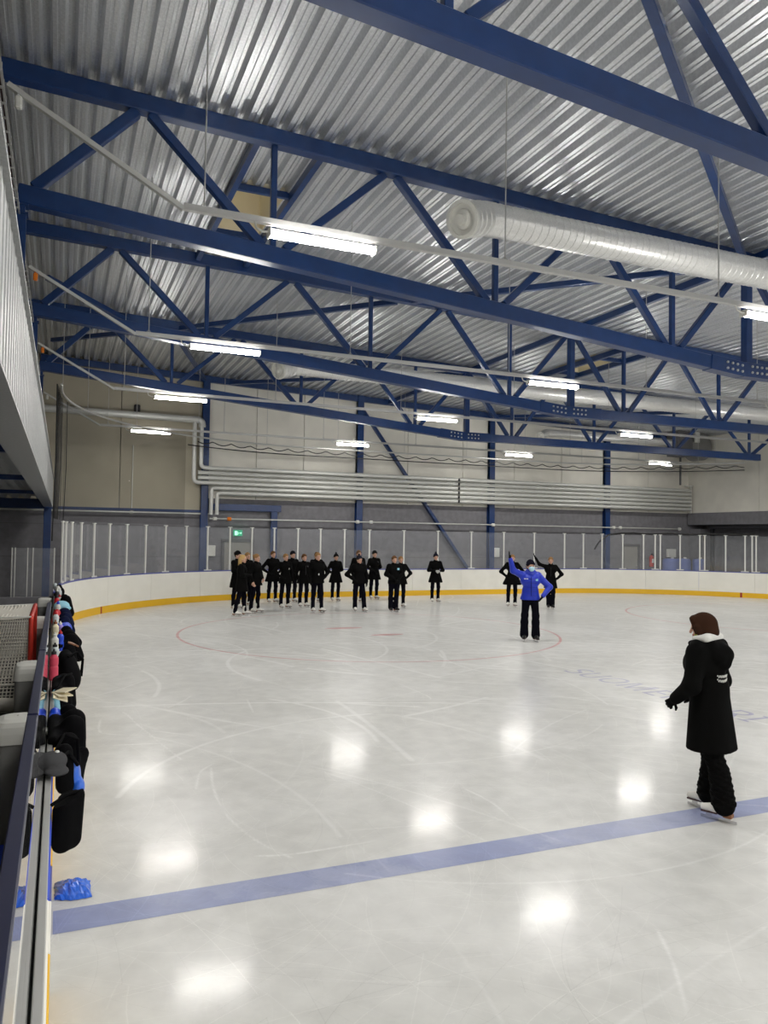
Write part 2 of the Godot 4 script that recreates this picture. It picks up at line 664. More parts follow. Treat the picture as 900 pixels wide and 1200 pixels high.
		for i in range(0, ids.size(), 3):
			lm.tri3(ids[i], ids[i + 1], ids[i + 2], Vector3.UP)
		tag(obj("ice_lettering", lm, M.ice_letter), "faint blue lettering in the ice beside the person in the long coat", "lettering", "blue lettering in the ice")


var tex_fine: ImageTexture
var tex_bump: ImageTexture
var tex_macro: ImageTexture


func flat(m: MB, poly: PackedVector2Array, y: float) -> void:
	var k := m.v.size()
	for p in poly:
		m.vert(V(p.x, y, p.y), Vector3.UP)
		m.uv.append(p / 4.0)
		m.uv2.append(p / 28.0)
	var t := Geometry2D.triangulate_polygon(poly)
	for i in range(0, t.size(), 3):
		m.tri3(k + t[i], k + t[i + 1], k + t[i + 2], Vector3.UP)


func ring(at: Vector3, r: float, w: float, label: String, called: String) -> void:
	var m := MB.new()
	var n := 96
	for i in n + 1:
		for s in [-0.5, 0.5]:
			var a := TAU * i / n
			var p := Vector2(at.x + (r + s * w) * cos(a), -at.z + (r + s * w) * sin(a))
			m.vert(V(p.x, 0.001, p.y), Vector3.UP)
			m.uv.append(p / 4.0)
			m.uv2.append(p / 28.0)
	for i in n:
		m.tri3(i * 2, i * 2 + 1, i * 2 + 3, Vector3.UP)
		m.tri3(i * 2, i * 2 + 3, i * 2 + 2, Vector3.UP)
	tag(obj(called, m, M.ice_red), label, "marking")


# ------------------------------------------------------------------------------------------------------- rink outline
# points (x, zf) of the inner face of the boards, grown outwards by "grow"
func rink_path(grow: float, step: float) -> PackedVector2Array:
	var p := PackedVector2Array()
	var r := RINK_R
	var zs := -32.0
	p.append(Vector2(-grow, zs + r))
	var z := zs + r
	while z < RINK_END - r - 0.01:
		z = minf(z + 2.4 * step, RINK_END - r)
		p.append(Vector2(-grow, z))
	for i in range(1, 25):
		var a := PI - PI / 2 * i / 24
		p.append(Vector2(r + (r + grow) * cos(a), RINK_END - r + (r + grow) * sin(a)))
	var x := r
	while x < RINK_W - r - 0.01:
		x = minf(x + 2.1 * step, RINK_W - r)
		p.append(Vector2(x, RINK_END + grow))
	for i in range(1, 25):
		var a := PI / 2 - PI / 2 * i / 24
		p.append(Vector2(RINK_W - r + (r + grow) * cos(a), RINK_END - r + (r + grow) * sin(a)))
	z = RINK_END - r
	while z > zs + r + 0.01:
		z = maxf(z - 2.4 * step, zs + r)
		p.append(Vector2(RINK_W + grow, z))
	for i in range(1, 13):
		var a := -PI / 2 * i / 12
		p.append(Vector2(RINK_W - r + (r + grow) * cos(a), zs + r + (r + grow) * sin(a)))
	for i in range(0, 12):
		var a := -PI / 2 - PI / 2 * i / 12
		p.append(Vector2(r + (r + grow) * cos(a), zs + r + (r + grow) * sin(a)))
	return p


# the far run of the boards as a point at arc length s from (0, 17.5), and its outward normal
func along(s: float, grow := 0.0) -> Array:
	var l0 := RINK_END - RINK_R - 17.5
	var q := PI / 2 * RINK_R
	var st := RINK_W - 2 * RINK_R
	if s < l0:
		return [Vector2(-grow, 17.5 + s), Vector2(-1, 0)]
	s -= l0
	if s < q:
		var a := PI - s / RINK_R
		return [Vector2(RINK_R, RINK_END - RINK_R) + Vector2(cos(a), sin(a)) * (RINK_R + grow), Vector2(cos(a), sin(a))]
	s -= q
	if s < st:
		return [Vector2(RINK_R + s, RINK_END + grow), Vector2(0, 1)]
	s -= st
	if s < q:
		var a := PI / 2 - s / RINK_R
		return [Vector2(RINK_W - RINK_R, RINK_END - RINK_R) + Vector2(cos(a), sin(a)) * (RINK_R + grow), Vector2(cos(a), sin(a))]
	s -= q
	return [Vector2(RINK_W + grow, RINK_END - RINK_R - s), Vector2(1, 0)]


# a strip of board following a list of (inner point, outward normal)
func ribbon(pts: Array, y0: float, y1: float, i0: float, i1: float) -> MB:
	var m := MB.new()
	var n := pts.size()
	for i in n - 1:
		var c := []
		for e in [i, i + 1]:
			var p: Vector2 = pts[e][0]
			var o: Vector2 = pts[e][1]
			var a := p + o * i0
			var b := p + o * i1
			c.append([V(a.x, y0, a.y), V(a.x, y1, a.y), V(b.x, y1, b.y), V(b.x, y0, b.y), V(-o.x, 0, -o.y), V(o.x, 0, o.y)])
		var s = c[0]
		var t = c[1]
		var ni: Vector3 = (s[4] + t[4]).normalized()
		m.quad(s[0], t[0], t[1], s[1], ni)
		m.quad(s[1], t[1], t[2], s[2], Vector3.UP)
		m.quad(s[3], t[3], t[2], s[2], -ni)
		m.quad(s[0], t[0], t[3], s[3], Vector3.DOWN)
		if i == 0:
			var d: Vector3 = (s[0] - t[0]).normalized()
			m.quad(s[0], s[1], s[2], s[3], d)
		if i == n - 2:
			var d: Vector3 = (t[0] - s[0]).normalized()
			m.quad(t[0], t[1], t[2], t[3], d)
	return m


func run_points(s0: float, s1: float) -> Array:
	var n := int(ceil((s1 - s0) / 0.35))
	var r := []
	for i in n + 1:
		r.append(along(lerpf(s0, s1, float(i) / n)))
	return r


func boards() -> void:
	var b := thing("rink_boards", "white rink boards with a yellow kick plate round the ice", "boards")
	var total := 10.14 - 8.5 + PI * RINK_R + RINK_W - 2 * RINK_R + 12.0
	# far run, panel by panel, from zf 17.5 on the near side round to the other side
	var s := 0.0
	while s < total - 0.1:
		var e := minf(s + 2.15, total)
		obj("board_panel", ribbon(run_points(s + 0.004, e - 0.004), 0.2, 1.02, 0.0, 0.05), M.board_white, b)
		s = e
	obj("kick_plate", ribbon(run_points(0, 6.02), 0.0, 0.2, -0.012, 0.05), M.kick_yellow, b)
	obj("kick_plate", ribbon(run_points(6.1, 33.85), 0.0, 0.2, -0.012, 0.05), M.kick_yellow, b)
	obj("kick_plate", ribbon(run_points(33.93, total), 0.0, 0.2, -0.012, 0.05), M.kick_yellow, b)
	for x in [6.02, 33.85]:
		tag(obj("goal_line_mark", ribbon(run_points(x, x + 0.08), 0.0, 0.2, -0.014, 0.05), M.kick_red, b), "red goal line mark on the yellow kick plate")
	obj("cap_rail", ribbon(run_points(0, total), 1.02, 1.05, -0.008, 0.1), M.cap_blue, b)
	# near side run along x = 0, up to the camera and past it
	var spans := [[-6.0, -3.6], [-3.6, -1.2], [-1.2, 1.2], [1.2, 2.9], [2.9, 4.3], [4.3, 6.7], [6.7, 9.1], [9.1, 11.5], [11.5, 13.9], [13.9, 16.3], [16.3, 17.5]]
	for q in spans:
		var m := MB.new()
		m.box(V(-0.034, 0.61, (q[0] + q[1]) * 0.5), Vector3(0.046, 0.82, q[1] - q[0] - 0.008), Basis(), 0.004)
		obj("board_panel", m, M.board_white, b)
	for q in [[-6.0, 4.25, "kick_yellow"], [4.25, 4.85, "board_white"], [4.85, 5.35, "cap_blue"], [5.35, 17.5, "kick_yellow"]]:
		var m := MB.new()
		m.box(V(-0.024, 0.1, (q[0] + q[1]) * 0.5), Vector3(0.066, 0.2, q[1] - q[0] - 0.004), Basis(), 0.006)
		obj("kick_plate", m, M[q[2]], b)
	for q in [[-6.0, 2.9, "board_white"], [2.9, 17.5, "vivid_blue"]]:
		var m := MB.new()
		m.box(V(-0.012, 1.035, (q[0] + q[1]) * 0.5), Vector3(0.022, 0.03, q[1] - q[0]), Basis(), 0.006)
		obj("cap_rail", m, M[q[2]], b)
	var back := MB.new()
	back.box(V(-0.07, 0.52, 5.75), Vector3(0.024, 1.02, 23.5))
	obj("board_frame", back, M.aluminium, b)
	# other boards, closing the rink behind the camera
	var pts := []
	for i in 9:
		pts.append([Vector2(RINK_W, 9.0 - i * 4.0), Vector2(1, 0)])
	obj("board_panel", ribbon(pts, 0.0, 1.05, 0.0, 0.08), M.board_white, b)


const POSTS := [2.98, 3.44, 4.03, 4.79, 5.65, 6.55, 7.45, 8.36, 9.26, 10.16, 11.06, 11.97, 12.85, 13.73, 14.65, 15.53, 16.49, 17.51, 18.97, 20.47, 21.99, 23.53, 25.03, 26.52, 27.4, 28.24, 29.14, 30.02, 30.5, 30.71, 31.51, 32.29, 32.48, 33.29, 34.03, 34.3, 34.45, 35.4, 36.6, 37.8, 39.0]


func glass() -> void:
	var g := thing("glass_screen", "clear acrylic screen with slim white posts standing on the far rink boards", "glass screen")
	for i in POSTS.size():
		var p = along(POSTS[i], 0.05)
		var m := MB.new()
		var o: Vector2 = p[1]
		var bs := Basis(Vector3(-o.y, 0, -o.x), Vector3.UP, Vector3(o.x, 0, -o.y))
		var at := V(p[0].x, 0, p[0].y)
		m.box(at + Vector3(0, 1.8, 0), Vector3(0.055, 1.5, 0.045), bs, 0.006)
		m.box(at + Vector3(0, 2.555, 0), Vector3(0.15, 0.03, 0.06), bs, 0.006)
		obj("post", m, M.post_white, g)
		if i % 2 == 0:
			m = MB.new()
			m.box(at + Vector3(0, 1.07, 0) - Vector3(o.x, 0, -o.y) * 0.03, Vector3(0.3, 0.04, 0.03), bs, 0.006)
			obj("clamp", m, M.white_plastic, g)
		if i < POSTS.size() - 1:
			var n := maxi(1, int((POSTS[i + 1] - POSTS[i]) / 0.45))
			var k := []
			for j in n + 1:
				k.append(along(lerpf(POSTS[i] + 0.02, POSTS[i + 1] - 0.02, float(j) / n), 0.05))
			m = MB.new()
			for j in n:
				var a: Vector2 = k[j][0]
				var b: Vector2 = k[j + 1][0]
				m.quad(V(a.x, 1.05, a.y), V(b.x, 1.05, b.y), V(b.x, 2.53, b.y), V(a.x, 2.53, a.y), V(-o.x, 0, -o.y))
			obj("pane", m, M.acrylic, g)
	# low screen on the near boards: aluminium channel, clear panes with a dark polished top edge
	var l := thing("bench_screen", "low clear acrylic screen with a dark navy top edge in a grey aluminium channel", "glass screen")
	for q in [[-0.022, 0.028], [-0.0515, 0.013]]:
		var m := MB.new()
		m.box(V(q[0], 1.075, 5.6), Vector3(q[1], 0.05, 23.6), Basis(), 0.003)
		obj("channel", m, M.aluminium, l)
	var m2 := MB.new()
	m2.box(V(-0.0405, 1.06, 5.6), Vector3(0.008, 0.02, 23.6))
	obj("gasket", m2, M.dark_gap, l)
	for q in [[-1.4, 0.2], [0.2, 1.68], [1.69, 2.58], [2.59, 4.3]]:
		var m := MB.new()
		m.quad(V(-0.0405, 1.07, q[0]), V(-0.0405, 1.07, q[1]), V(-0.0405, 1.93, q[1]), V(-0.0405, 1.93, q[0]), Vector3.RIGHT)
		obj("pane", m, M.acrylic_near, l)
		m = MB.new()
		m.box(V(-0.0405, 1.935, (q[0] + q[1]) * 0.5), Vector3(0.02, 0.012, q[1] - q[0] - 0.004), Basis(), 0.002)
		tag(obj("top_edge", m, M.navy_edge, l), "dark navy top edge")
	for z in [4.3, 5.1]:
		var m := MB.new()
		m.box(V(-0.04, 1.1, z), Vector3(0.06, 0.03, 0.08), Basis(), 0.006)
		obj("bracket", m, M.white_plastic, l)
	# partition across the end of the bench
	var w := thing("bench_partition", "grey low wall with a clear screen across the end of the bench", "partition", V(-0.6, 0, 18.0))
	var pm := MB.new()
	pm.box(Vector3(-0.35, 0.46, 0), Vector3(1.9, 0.92, 0.08), Basis(), 0.01)
	obj("low_wall", pm, M.concrete, w)
	pm = MB.new()
	pm.quad(Vector3(-0.32, 0.92, 0), Vector3(0.52, 0.92, 0), Vector3(0.52, 1.95, 0), Vector3(-0.32, 1.95, 0), Vector3.BACK)
	obj("pane", pm, M.acrylic, w)
	for x in [-0.32, -0.26, -0.02, 0.08, 0.5]:
		pm = MB.new()
		pm.box(Vector3(x, 1.44, 0), Vector3(0.022, 1.04, 0.02), Basis(), 0.004)
		obj("post", pm, M.aluminium, w)


# ------------------------------------------------------------------------------------------------------- hall
func hall() -> void:
	# floor round the rink
	var m := MB.new()
	m.box(V(11.8, -0.16, -2.0), Vector3(38.4, 0.3, 67.0))
	tag(obj("floor", m, M.concrete_floor), "grey concrete hall floor round the rink", "floor", "", "structure")
	m = MB.new()
	m.box(V(-1.15, 0.006, 5.9), Vector3(2.0, 0.01, 24.0))
	tag(obj("floor_bench", m, M.rubber_floor), "black rubber matting behind the boards", "floor", "", "structure")
	# end wall: concrete below, sandwich panels above
	var wb := thing("wall_back", "end wall with grey concrete below and pale sandwich panels above", "wall", Vector3.ZERO, 0.0, "", "structure")
	m = MB.new()
	m.box(V(11.8, 1.85, WALL_Z + 0.15), Vector3(38.4, 3.7, 0.3))
	obj("concrete_base", m, M.concrete, wb)
	for y in [1.42, 2.6]:
		m = MB.new()
		m.box(V(11.8, y, WALL_Z - 0.004), Vector3(35.2, 0.015, 0.012))
		obj("base_joint", m, M.frame_grey, wb)
	var xs := [-7.2, -4.0, -0.8, 2.0, 5.11, 7.15, 9.12, 11.52, 13.8, 16.5, 19.2, 21.8, 24.34, 27.0, 30.0]
	for i in xs.size() - 1:
		var y0 := 3.13 if xs[i] < 5.0 else 3.7
		m = MB.new()
		m.box(V((xs[i] + xs[i + 1]) * 0.5, (y0 + 8.75) * 0.5, WALL_Z + 0.08), Vector3(xs[i + 1] - xs[i] - 0.02, 8.75 - y0, 0.2), Basis(), 0.01)
		obj("wall_panel", m, M.panel_beige if xs[i] < 5.0 else M.panel_white, wb)
	m = MB.new()
	m.box(V(11.8, 6.4, WALL_Z + 0.3), Vector3(38.4, 6.0, 0.2))
	obj("panel_backing", m, M.frame_grey, wb)
	for x in [5.11, 11.52, 17.9, 24.34]:
		m = MB.new()
		var h := roof(x)
		m.box(V(x, h * 0.5, WALL_Z - 0.13), Vector3(0.13, h, 0.22))
		m.box(V(x, h * 0.5, WALL_Z - 0.24), Vector3(0.27, h, 0.02), Basis(), 0.004)
		m.box(V(x, h * 0.5, WALL_Z - 0.01), Vector3(0.27, h, 0.02))
		tag(obj("steel_column", m, M.blue), "blue steel column standing against the end wall", "column", "blue columns on the end wall")
	m = MB.new()
	m.bar(V(-0.8, roof(-0.8) - 0.13, WALL_Z - 0.14), V(29.5, roof(29.5) - 0.13, WALL_Z - 0.14), 0.16, 0.24)
	tag(obj("eaves_beam", m, M.blue), "blue steel beam along the top of the end wall under the roof", "beam")
	m = MB.new()
	m.bar(V(11.55, 7.75, WALL_Z - 0.1), V(17.0, 0.6, WALL_Z - 0.1), 0.12, 0.2, Vector3.BACK, 0.004)
	tag(obj("wind_brace", m, M.blue), "blue steel brace slanting down the end wall from the roof", "brace")
	# side wall
	var wr := thing("wall_right", "side wall, pale above a grey concrete beam and a recess", "wall", Vector3.ZERO, 0.0, "", "structure")
	var zz := [-34.0, -20.0, -8.0, 0.0, 8.0, 14.0, 18.0, 22.0, 26.0, 30.35]
	for i in zz.size() - 1:
		m = MB.new()
		m.box(V(WALL_X + 0.1, 6.1, (zz[i] + zz[i + 1]) * 0.5), Vector3(0.2, 4.8, zz[i + 1] - zz[i] - 0.02), Basis(), 0.01)
		obj("wall_panel", m, M.panel_white, wr)
	m = MB.new()
	m.box(V(WALL_X + 0.16, 3.42, -2.0), Vector3(0.5, 0.6, 64.6), Basis(), 0.015)
	obj("concrete_beam", m, M.concrete, wr)
	m = MB.new()
	m.box(V(WALL_X + 0.1, 2.99, 12.0), Vector3(0.3, 0.14, 34.0), Basis(), 0.01)
	obj("lintel", m, M.dark_steel, wr)
	m = MB.new()
	m.box(V(WALL_X + 1.2, 1.6, -2.0), Vector3(0.2, 3.4, 67.0))
	obj("recess_wall", m, M.concrete, wr)
	m = MB.new()
	m.box(V(WALL_X + 0.2, 1.46, 28.95), Vector3(0.16, 2.92, 0.16), Basis(), 0.01)
	obj("recess_column", m, M.dark_steel, wr)
	m = MB.new()
	m.box(V(WALL_X + 0.55, 1.46, 30.0), Vector3(0.9, 2.92, 0.7))
	obj("recess_return", m, M.concrete, wr)
	# walls that close the hall outside the picture
	m = MB.new()
	m.box(V(-7.3, 4.3, -2.0), Vector3(0.2, 9.4, 67.0))
	tag(obj("wall_left", m, M.panel_beige), "side wall behind the spectators' balcony", "wall", "", "structure")
	m = MB.new()
	m.box(V(11.8, 4.3, -35.4), Vector3(38.4, 9.4, 0.2))
	tag(obj("wall_front", m, M.panel_white), "end wall behind the photographer", "wall", "", "structure")


func ceiling() -> void:
	var c := thing("ceiling", "ribbed galvanised steel roof deck over the rink", "roof deck", Vector3.ZERO, 0.0, "", "structure")
	# one sheet is three ribs wide; its ribs run down the hall
	var prof := PackedVector2Array()
	for k in 3:
		var o := k * 0.3
		for p in [[0.0, 0.0], [0.05, 0.0], [0.06, 0.014], [0.085, 0.014], [0.095, 0.0], [0.145, 0.0], [0.18, 0.12], [0.212, 0.12], [0.218, 0.11], [0.232, 0.11], [0.238, 0.12], [0.265, 0.12]]:
			prof.append(Vector2(o + p[0], p[1]))
	prof.append(Vector2(0.9, 0.0))
	var cut := {3: [13.55, 15.6, 2.75], 17: [19.6, 21.7, 15.35]}
	var made := {}
	var along_x := Vector3(1, ROOF_SLOPE, 0)
	for i in range(-8, 34):
		var x0 := 0.05 + 0.9 * i
		var parts := [[-35.3, 30.5]]
		if cut.has(i):
			parts = [[-35.3, cut[i][0]], [cut[i][1], 30.5]]
		for p in parts:
			var key := "%.1f %.1f" % [p[0], p[1]]
			if not made.has(key):
				var m := MB.new()
				m.sheet(prof, Vector3.ZERO, along_x, Vector3.UP, Vector3(0, 0, -(p[1] - p[0])), Vector3.DOWN)
				made[key] = m.mesh()
			var o := obj("deck_sheet", made[key], M.deck, c)
			o.position = V(x0, roof(x0), p[0])
	var m2 := MB.new()
	for q in [[-7.4, 2.75], [3.65, 15.35], [16.25, 31.2]]:
		m2.bar(V(q[0], roof(q[0]) + 0.3, -2.4), V(q[1], roof(q[1]) + 0.3, -2.4), 66.0, 0.24)
	for q in [[2.75, 3.65, -35.4, 13.55], [2.75, 3.65, 15.6, 30.6], [15.35, 16.25, -35.4, 19.6], [15.35, 16.25, 21.7, 30.6]]:
		m2.bar(V(q[0], roof(q[0]) + 0.3, (q[2] + q[3]) / 2), V(q[1], roof(q[1]) + 0.3, (q[2] + q[3]) / 2), q[3] - q[2], 0.24)
	obj("roof_slab", m2, M.frame_grey, c)
	# roof hatches: pale linings going up through the deck, trimmed by blue beams
	for k in cut:
		var q = cut[k]
		var x: float = q[2]
		var t := thing("roof_hatch", "pale lined roof hatch between blue trimmer beams" if k == 3 else "pale roof hatch with blue trimmer beams above the second spiral duct", "hatch", V(x + 0.45, roof(x + 0.45), (q[0] + q[1]) * 0.5))
		var ln: float = q[1] - q[0]
		for s in [-1.0, 1.0]:
			var m := MB.new()
			m.box(Vector3(s * 0.46, 0.42, 0), Vector3(0.03, 0.86, ln))
			obj("lining", m, M.cream, t)
			m = MB.new()
			m.box(Vector3(0, 0.42, s * ln * 0.5), Vector3(0.95, 0.86, 0.03))
			obj("lining", m, M.cream, t)
			m = MB.new()
			var z0: float = 11.5 if k == 3 else 17.35
			var zc: float = (q[0] + q[1]) * 0.5
			m.bar(Vector3(s * 0.53, -0.09, zc - z0), Vector3(s * 0.53, -0.09, zc - z0 - 5.85), 0.1, 0.16)
			obj("trimmer_beam", m, M.blue, t)
			m = MB.new()
			m.box(Vector3(0, -0.06, s * (ln * 0.5 + 0.06)), Vector3(1.0, 0.12, 0.08), Basis(), 0.006)
			obj("cross_trimmer", m, M.blue, t)
		var lid := MB.new()
		lid.box(Vector3(0, 0.86, 0), Vector3(1.0, 0.05, ln + 0.05))
		obj("lid", lid, M.cream, t)


# ------------------------------------------------------------------------------------------------------- trusses
func chord_y(x: float) -> float:
	# centre line of the bottom chord: falls from the near columns to mid-span, then runs level
	return lerpf(6.88, 5.75, clampf((x + 0.6) / 13.3, 0, 1)) if x < 12.7 else 5.77


func truss(z: float) -> void:
	var where := {5.7: "over the blue line in front of the big spiral duct", 11.5: "just behind the big spiral duct with the elbow nozzle", 17.35: "between the two long spiral ducts", 23.2: "standing nearest to the end wall"}
	var t := thing("roof_truss", "blue steel lattice roof truss " + where[z], "truss", V(-0.6, 0, z), 0.0, "blue roof trusses")
	var P := func(x: float, y: float) -> Vector3:
		return Vector3(x + 0.6, y, 0)
	var m := MB.new()
	m.bar(P.call(-7.0, roof(-7.0) - 0.125), P.call(29.6, roof(29.6) - 0.125), 0.2, 0.25, Vector3.UP, 0.012)
	obj("top_chord", m, M.blue, t)
	m = MB.new()
	m.bar(P.call(-0.65, chord_y(-0.65)), P.call(12.2, chord_y(12.2)), 0.22, 0.26, Vector3.UP, 0.012)
	obj("bottom_chord", m, M.blue, t)
	m = MB.new()
	m.bar(P.call(13.1, chord_y(13.1)), P.call(26.4, chord_y(26.4)), 0.22, 0.26, Vector3.UP, 0.012)
	obj("bottom_chord", m, M.blue, t)
	# bolted splice at mid-span
	m = MB.new()
	m.bar(P.call(11.7, chord_y(11.7)), P.call(12.55, chord_y(12.55)), 0.25, 0.29, Vector3.UP, 0.006)
	m.bar(P.call(12.55, chord_y(12.55)), P.call(13.7, chord_y(13.7)), 0.25, 0.29, Vector3.UP, 0.006)
	var sp := obj("splice_plate", m, M.blue, t)
	for i in 8:
		for j in 2:
			m = MB.new()
			var x := 12.1 + i * 0.13 + (0.14 if i > 3 else 0.0)
			var tr := Transform3D(Basis(Vector3.RIGHT, PI / 2), P.call(x, chord_y(x) - 0.06 + j * 0.12) + Vector3(0, 0, 0.125))
			m.lathe([Vector2(0.026, 0), Vector2(0.026, 0.025), Vector2(0.0, 0.028)], 6, tr)
			obj("bolt", m, M.wire, sp)
	var low := [2.9, 6.85, 10.8, 14.55, 18.1, 21.9, 25.86]
	var high := [0.95, 4.85, 8.85, 12.75, 16.35, 20.0, 23.9, 28.2]
	var top := func(x: float) -> float:
		return roof(x) - 0.25
	var bot := func(x: float) -> float:
		return chord_y(x) + 0.13
	var diag := []
	diag.append([-0.45, bot.call(-0.45), high[0] - 0.08, top.call(high[0]), 0.15])
	for i in low.size():
		diag.append([high[i] + 0.1, top.call(high[i]), low[i] - 0.16, bot.call(low[i]), 0.13 - 0.005 * i])
		diag.append([low[i] + 0.18, bot.call(low[i]), high[i + 1] - 0.1, top.call(high[i + 1]), 0.12])
	for d in diag:
		m = MB.new()
		m.bar(P.call(d[0], d[1]), P.call(d[2], d[3]), d[4], d[4], Vector3.BACK, 0.01)
		obj("diagonal", m, M.blue, t)
	for x in low:
		m = MB.new()
		m.bar(P.call(x, bot.call(x)), P.call(x, top.call(x)), 0.09, 0.09, Vector3.BACK, 0.008)
		obj("upright", m, M.blue, t)
	m = MB.new()
	m.bar(P.call(12.75, bot.call(12.75)), P.call(12.75, top.call(12.75)), 0.16, 0.16, Vector3.BACK, 0.01)
	obj("upright", m, M.blue, t)
	# the truss stands on a column at the balcony edge
	var c := thing("balcony_column", "blue steel column rising from the balcony edge to a roof truss", "column", V(-0.6, 3.77, z), 0.0, "blue columns along the balcony")
	m = MB.new()
	var h := chord_y(-0.56) - 0.13 - 3.77 - 0.14
	m.box(Vector3(0, h * 0.5, 0), Vector3(0.13, h, 0.13), Basis(), 0.006)
	obj("shaft", m, M.blue, c)
	m = MB.new()
	m.box(Vector3(0, h + 0.01, 0), Vector3(0.18, 0.02, 0.2))
	m.box(Vector3(0, h + 0.07, 0), Vector3(0.1, 0.12, 0.12))
	m.box(Vector3(0, h + 0.13, 0), Vector3(0.18, 0.02, 0.2))
	obj("head_plate", m, M.blue, c)


func roof_bracing() -> void:
	var si := -1
	for q in [[12.8, 11.6, 12.8, 17.25], [12.8, 17.45, 12.8, 23.1], [12.8, 5.8, 12.8, 11.4], [12.8, 23.3, 12.8, 30.1]]:
		var m := MB.new()
		si += 1
		m.bar(V(q[0], roof(q[0]) - 0.14, q[1]), V(q[2], roof(q[2]) - 0.14, q[3]), 0.12, 0.16, Vector3.UP, 0.008)
		tag(obj("roof_strut", m, M.blue), "blue roof strut " + ["between the trusses either side of the hatch with a pale lining", "behind the second long spiral duct", "beside the big spiral duct", "between the last truss and the end wall"][si], "strut", "struts along the middle of the roof")
	var names := ["slanting from the middle of the truss behind the big spiral duct", "slanting over the second long spiral duct towards the beige wall", "slanting in front of the big spiral duct over the blue line", "rising from the balcony end to the last truss", "running short beside the balcony columns to the last truss",
		"ending at the column between beige and pale wall panels", "slanting from the last truss to the column beside the portal brace", "slanting from the short small duct to the end wall", "slanting beside the pale hatch over the second long duct", "slanting from the middle of the last truss towards the portal frame"]
	si = 0
	for q in [[12.6, 11.7, 7.9, 17.25], [7.6, 17.5, 3.1, 23.1], [4.85, 5.85, 12.5, 11.35], [-0.4, 26.9, 2.8, 23.35], [-0.45, 20.3, 1.6, 23.1], [2.9, 23.35, 5.0, 30.0], [12.9, 23.35, 17.8, 30.0], [24.2, 23.35, 17.9, 30.0], [16.4, 11.7, 20.6, 17.2], [12.7, 23.3, 6.0, 30.0]]:
		var m := MB.new()
		m.bar(V(q[0], roof(q[0]) - 0.2, q[1]), V(q[2], roof(q[2]) - 0.2, q[3]), 0.13, 0.13, Vector3.UP, 0.01)
		tag(obj("roof_brace", m, M.blue), "blue roof brace " + names[si], "brace", "slanting braces under the roof")
		si += 1


# ------------------------------------------------------------------------------------------------------- balcony
func balcony() -> void:
	var b := thing("balcony", "spectator balcony with a galvanised sheet front over the bench", "balcony", V(0, 3.3, 14.0))
	var at := func(x: float, y: float, zf: float) -> Vector3:
		return V(x, y - 3.3, zf - 14.0)
	var fx := func(zf: float) -> float:
		return -0.325 + 0.002 * zf
	# sheet front, panel by panel, each with a turned edge
	var z := -1.0
	var k := 0
	while z < 29.4:
		var e := minf(z + 1.15, 29.5)
		var m := MB.new()
		var p := PackedVector2Array()
		var n := int((e - z) / 0.23)
		p.append(Vector2(0.004, 0))
		for i in n:
			var o := i * 0.23
			for w in [[0.02, 0.0], [0.026, -0.006], [0.21, -0.006], [0.218, 0.0]]:
				p.append(Vector2(o + w[0], w[1]))
		p.append(Vector2(e - z - 0.004, 0))
		var y0 := 3.22 - 0.001 * z
		m.sheet(p, at.call(fx.call(z), y0, z), Vector3(0.0022, 0, -1), Vector3.RIGHT, Vector3(0, 4.15 - y0, 0), Vector3.RIGHT)
		obj("front_sheet", m, M.galvanised, b)
		z = e
		k += 1
	var m2 := MB.new()
	m2.bar(at.call(fx.call(-1.0) + 0.005, 4.155, -1.0), at.call(fx.call(29.5) + 0.005, 4.155, 29.5), 0.05, 0.03)
	obj("front_coping", m2, M.galvanised, b)
	m2 = MB.new()
	m2.bar(at.call(fx.call(-1.0) - 0.14, 3.21, -1.0), at.call(fx.call(29.5) - 0.14, 3.18, 29.5), 0.28, 0.02)
	obj("soffit_strip", m2, M.galvanised, b)
	# ribbed soffit
	var prof := PackedVector2Array()
	for i in 16:
		for p in [[0.0, 0.0], [0.14, 0.0], [0.19, 0.1], [0.33, 0.1], [0.38, 0.0]]:
			prof.append(Vector2(-0.38 * (i + 1) + p[0], p[1]) if false else Vector2(-0.38 * i - p[0], p[1]))
	m2 = MB.new()
	m2.sheet(prof, at.call(-0.62, 3.44, -1.0), Vector3.RIGHT, Vector3.UP, Vector3(0, 0, -30.5), Vector3.DOWN)
	obj("soffit_sheet", m2, M.galvanised, b)
	m2 = MB.new()
	m2.box(at.call(-3.8, 3.7, 14.2), Vector3(6.6, 0.12, 30.6))
	obj("floor_slab", m2, M.frame_grey, b)
	m2 = MB.new()
	m2.box(at.call(-0.42, 3.68, 14.2), Vector3(0.06, 0.9, 30.6))
	obj("front_backing", m2, M.frame_grey, b)
	for q in [[5.7, 0.1], [11.3, 0.1], [17.2, 0.1], [23.4, 0.1], [29.3, 0.32]]:
		m2 = MB.new()
		m2.box(at.call(-3.75, 3.44 - q[1] * 0.5, q[0]), Vector3(6.5, q[1], 0.16), Basis(), 0.008)
		obj("floor_beam", m2, M.blue, b)
	m2 = MB.new()
	var cl := thing("end_column", "thick blue column beside the bench end under the balcony corner", "column", V(-0.42, 0, 29.3))
	m2.box(Vector3(0, 1.56, 0), Vector3(0.24, 3.12, 0.2), Basis(), 0.008)
	obj("shaft", m2, M.blue, cl)
	m2 = MB.new()
	m2.box(Vector3(0, 0.02, 0), Vector3(0.34, 0.03, 0.3))
	obj("base_plate", m2, M.blue, cl)


# ------------------------------------------------------------------------------------------------------- end wall fittings
func bend(a: Vector3, corner: Vector3, b: Vector3, r: float) -> Array:
	var u := (a - corner).normalized()
	var w := (b - corner).normalized()
	var out := [a]
	for i in 7:
		var t := float(i) / 6
		out.append((corner + u * r).lerp(corner, t).lerp(corner.lerp(corner + w * r, t), t))
	out.append(b)
	return out


